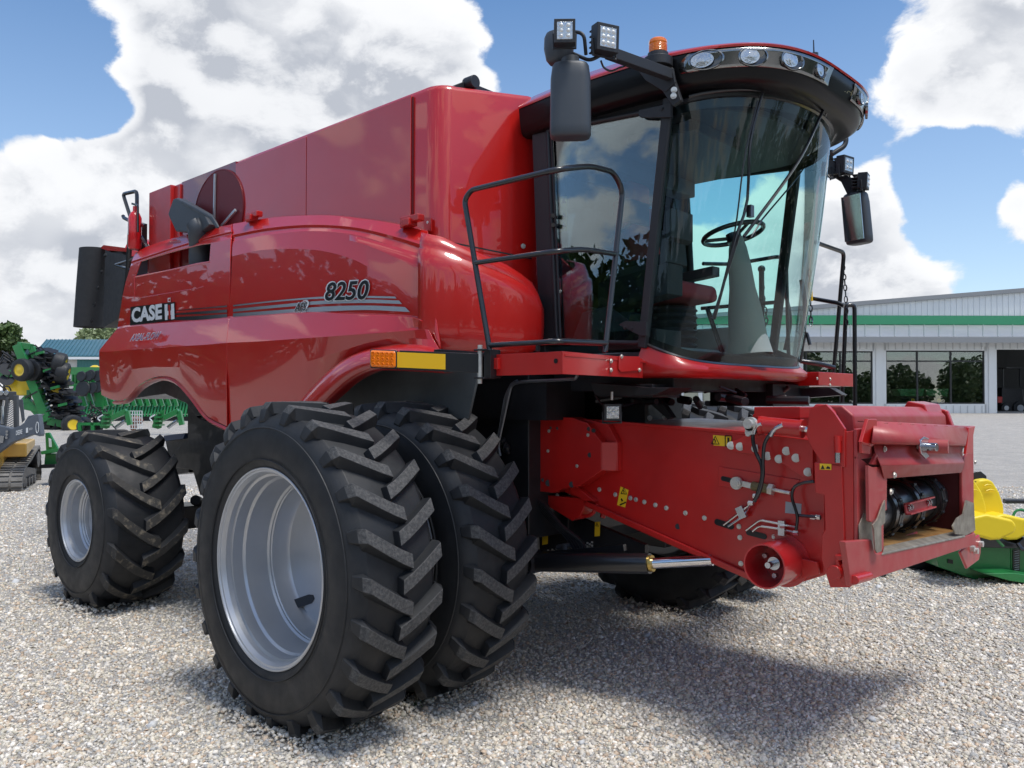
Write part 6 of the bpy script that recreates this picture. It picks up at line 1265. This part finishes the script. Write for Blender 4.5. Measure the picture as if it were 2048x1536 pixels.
o = loc_thing('wire_crate', 272, 23, 'pale wire crate standing between the green loader frames', 'crate'); F = lambda a, c_, ds=0: loc(o, a, c_, 23+ds); b = MB()
for k in range(6): b.tube([F(260+k*4.8, 822), F(260+k*4.8, 858)], .012, 4)
for k in range(6): b.tube([F(260, 822+k*7), F(284, 822+k*7)], .012, 4)
b.build('wire_mesh', WHT, o); b = MB()
for k in range(8): b.ball(F(R_.uniform(264, 282), R_.uniform(835, 855), .3), .1, 8)
b.build('contents', mat('rusty_parts', (.22, .09, .05), .8), o)
o = loc_thing('rear_blade', 107, 17, 'green blade attachment lying beside the track loader', 'blade'); F = lambda a, c_, ds=0: loc(o, a, c_, 17+ds); b = MB()
b.slab([F(90, 866), F(98, 865), F(117, 900), F(117, 903), F(92, 903)], V(0, .06, 0)); b.bar(F(90, 905), F(125, 899), .3, .07); b.slab([F(90, 908), F(116, 908), F(116, 928), F(88, 930)], V(0, .3, 0)); b.build('blade_frame', JDG, o, bevel=.008); b = MB(); b.slab([F(97, 876, -.02), F(102, 878, -.02), F(103, 894, -.02), F(98, 894, -.02)], V(0, .01, 0)); b.build('decal', WHT, o)
b = MB(); b.bar(F(88, 932), F(118, 931), .3, .07); b.build('cutting_edge', DRK, o)

# ------------------------------------------------------------------ compact track loader
TS = 16.2
TLd = loc_thing('track_loader', 35, TS, 'compact track loader with grey boom and gold body at the left edge', 'track loader'); L = lambda px, py, ds=0: loc(TLd, px, py, TS+ds)
GREYB = mat('slate_boom_paint', (.10, .12, .15), .4, 0, .3); GLD = mat('gold_paint', (.55, .32, .06), .4, 0, .3); TRK = mat('track_rubber', (.19, .18, .165), .75, var=.2, vscale=6)
gl = L(60, 970).z
# one track: closed belt profile in a vertical plane, lofted across its width
prof = [(40, 890), (58, 887), (80, 885), (87, 893), (90, 935), (88, 952), (80, 958), (52, 968), (30, 971), (6, 970), (3, 955), (8, 928), (22, 905)]
# belt runs away to the right of the picture: near end at the left
ax_ = (L(88, 930, 2.0)-L(48, 930, 0)); ax_.z = 0; ax_.normalize(); wv = V(-ax_.y, ax_.x, 0)
if wv.x > 0: wv = -wv
o3 = L(48, 968, 0); o3.z = 0
BP = [(0, .0), (1.6, .0), (1.78, .08), (1.84, .22), (1.72, .62), (1.62, .74), (1.45, .74), (.25, .46), (-.05, .34), (-.16, .16), (-.12, .03)]
pts = catmull([V(p[0], p[1], 0) for p in BP+[BP[0]]], 90)[:-1]
b = MB(); P3 = lambda a, z, w: o3+ax_*a+wv*w+V(0, 0, z)
cx_, cz_ = .85, .33
def off(p, d): n_ = V(p.x-cx_, (p.y-cz_)*1.6, 0).normalized(); return V(p.x+n_.x*d, p.y+n_.y*d, 0)
rows = [[P3(q.x, q.y, w) for q in ([off(p, d) for p in pts])] for (w, d) in ((0, -.05), (0, 0), (.42, 0), (.42, -.05))]; b.grid(rows, True)
for i in range(0, len(pts), 2):
    p, q = pts[i], pts[(i+1) % len(pts)]
    for (w0, w1) in ((.0, .19), (.23, .42)):
        A_ = [P3(r.x, r.y, w) for r in (p, q, off(q, .035), off(p, .035)) for w in (w0, w1)]; b.add(A_, [(0, 1, 3, 2), (4, 5, 7, 6), (0, 2, 4, 6), (1, 3, 5, 7), (2, 3, 5, 4), (0, 1, 7, 6)])
b.build('track', TRK, TLd, smooth=0)
b = MB(); b.slab([P3(a, z, .05) for a, z in ((.1, .12), (1.5, .12), (1.6, .3), (.5, .42), (.1, .34))], wv*.3)
for k in range(4): b.cyl(P3(.25+.3*k, .12, -.0), P3(.25+.3*k, .12, .4), .1, n=16)
b.cyl(P3(1.5, .5, -.0), P3(1.5, .5, .4), .17, n=20); b.cyl(P3(.05, .2, 0), P3(.05, .2, .4), .15, n=20); b.build('undercarriage', DRK, TLd, bevel=.01)
b = MB(); b.slab([P3(a, z, .42) for a, z in ((-.1, .35), (1.6, .5), (1.7, 1.05), (.6, 1.1), (.1, .9), (-.15, .6))], wv*1.2); b.slab([P3(a, z, .02) for a, z in ((.35, .62), (1.2, .80), (1.2, .95), (.3, .9))], wv*.5); b.build('chassis', GLD, TLd, bevel=.03)
b = MB(); b.slab([L(-40, 842, -.25), L(24, 857, -.25), L(40, 851, -.25), L(72, 828, -.25), L(77, 829, -.25), L(82, 868, -.25), L(80, 873, -.25), L(66, 869, -.25), L(26, 884, -.25), L(12, 893, -.25), L(-40, 930, -.25)], V(0, .14, 0)); BO = b.build('boom', GREYB, TLd, bevel=.012)
b = MB(); b.slab([L(48, 845, -.1), L(56, 832, -.1), L(73, 828, -.1), L(52, 849, -.1)], V(0, .3, 0)); b.slab([L(34, 800, .5), L(46, 798, .5), L(50, 840, .5), L(44, 846, .5), L(40, 818, .5)], V(-.07, .12, 0)); b.build('boom_link', GREYB, TLd, bevel=.01)
text('lettering', 'DEERE', WHT, TLd, L(32, 870.5, -.275), L(44.5, 867.5, -.275), L(32, 861.5, -.275), off=.02); text('lettering', '333', WHT, TLd, L(58, 860.5, -.275), L(64.5, 859, -.275), L(58, 856.5, -.275))
b = MB(); c0 = L(74.5, 855, -.27); b.tube([c0+V(math.cos(t)*.027, 0, math.sin(t)*.105) for t in [2*math.pi*k/20 for k in range(21)]], .006, 5); b.build('emblem', WHT, BO)
b = MB(); b.slab([L(52, 856, -.27), L(56, 855, -.27), L(56, 865, -.27), L(52, 866, -.27)], V(0, .005, 0)); b.build('decal', WHT, BO)
b = MB()
for q in ((16, 863), (16, 869), (15, 875)): p = L(*q, -.27); b.cyl(p, p+V(0, -.04, 0), .025, n=12)
b.build('pivot_bolt', STL, BO)
b = MB(); b.slab([L(-40, 782, .1), L(33, 783, .1), L(34, 800, .1), L(-40, 800, .1)], V(-.8, 1.2, 0)); b.bar(L(32, 790, .1), L(33, 855, .1), .08, .08, (0, 1, 0)); b.bar(L(16, 795, .1), L(8, 855, .1), .07, .07, (0, 1, 0)); b.slab([L(-40, 800, .3), L(8, 800, .3), L(6, 860, .3), L(-40, 860, .3)], V(-.7, 1, 0)); CBN = b.build('cab', mat('cab_grey', (.07, .075, .08), .5), TLd, bevel=.015)
b = MB()
for k in range(12): b.bar(L(9, 815+k*4, .08), L(31, 797+k*4.6, .08), .015, .012, (0, 1, 0))
b.build('side_guard', SIDD, CBN); b = MB(); b.bar(L(34, 802, .12), L(33, 852, .12), .035, .04, (0, 1, 0)); b.build('gold_trim', GLD, CBN)
b = MB()
for px in (3, 13): p = L(px, 786, .09); b.lathe(p, (0, -1, 0), [(0, .05), (.02, .045), (.025, 0)], 14)
b.build('headlamp', LENS, CBN); b = MB(); b.tube([L(4, 812, -.1), L(4, 848, -.1)], .035, 8); b.tube([L(7, 800, -.1), L(5, 812, -.1)], .02, 8); b.slab([L(-10, 870, -.3), L(8, 872, -.3), L(6, 885, -.3), L(-10, 890, -.3)], V(0, .02, 0)); b.build('lift_cylinder', STL, TLd)

# ------------------------------------------------------------------ every separate piece of a part becomes a part of its own
KEEP = {'crown', 'trunk', 'lettering', 'model_number', 'model_number_outline', 'badge_outline', 'badge_lettering', 'badge_small_lettering', 'lettering_outline', 'wall', 'trough', 'upper_wall', 'lower_roof', 'roof', 'tyre', 'rim', 'chassis', 'underframe', 'perforated_guard', 'wire_mesh', 'contents', 'track', 'side_guard', 'hose_bundle', 'row_unit', 'rolling_basket', 'auger', 'toolbar', 'interior', 'frame', 'row_bracket', 'emblem', 'emblem_stem', 'sliding_door', 'chain', 'feeder_house', 'undercarriage', 'window', 'console', 'seat', 'drum_steel', 'engine_vent', 'warning_mark', 'vent_slat', 'handrail', 'windshield', 'grain_tank', 'weed', 'unseen_trees', 'gravel_ground', 'loose_gravel', 'dark_bulkhead', 'steering_wheel', 'rear_handrail', 'mirror_arm'}
for o in list(bpy.data.objects):
    nm = o.name.split('.')[0]
    if o.type != 'MESH' or nm in KEEP or o.parent is None or len(o.data.vertices) > 14000 or len(o.data.vertices) < 8: continue
    me = o.data; n = len(me.vertices); par = list(range(n))
    def find(i):
        while par[i] != i: par[i] = par[par[i]]; i = par[i]
        return i
    for e in me.edges:
        a, b = find(e.vertices[0]), find(e.vertices[1])
        if a != b: par[a] = b
    isl = {}
    for i in range(n): isl.setdefault(find(i), []).append(i)
    if len(isl) < 2 or len(isl) > 400: continue
    ks = list(isl); bb = []
    co = np.array([v.co[:] for v in me.vertices])
    for k in ks: c_ = co[isl[k]]; bb.append((c_.min(0)-.003, c_.max(0)+.003))
    cl = list(range(len(ks)))
    def fc(i):
        while cl[i] != i: i = cl[i]
        return i
    for i in range(len(ks)):
        for j in range(i):
            if (bb[i][0] <= bb[j][1]).all() and (bb[j][0] <= bb[i][1]).all(): cl[fc(i)] = fc(j)
    groups = {}
    for i, k in enumerate(ks): groups.setdefault(fc(i), set()).update(isl[k])
    if len(groups) < 2: continue
    new = {'bolt_heads': 'bolt', 'windshield_seal': 'glass_seal'}.get(nm, nm)
    kids = list(o.children)
    for gi, vs_ in enumerate(groups.values()):
        idx = sorted(vs_); mp = {v: i for i, v in enumerate(idx)}
        fcs = [(tuple(mp[v] for v in p.vertices), p.material_index, p.use_smooth) for p in me.polygons if p.vertices[0] in vs_]
        m2 = bpy.data.meshes.new(new); m2.from_pydata([tuple(me.vertices[i].co) for i in idx], [], [f[0] for f in fcs])
        for mt in me.materials: m2.materials.append(mt)
        m2.polygons.foreach_set('material_index', [f[1] for f in fcs]); m2.update()
        if fcs and fcs[0][2]: m2.shade_smooth(); m2.set_sharp_from_angle(angle=rad(38))
        o2 = o.copy(); o2.data = m2; o2.name = new; scene.collection.objects.link(o2); o2.parent = o.parent
        if gi == 0:
            for c_ in kids: c_.parent = o2
    bpy.data.objects.remove(o)
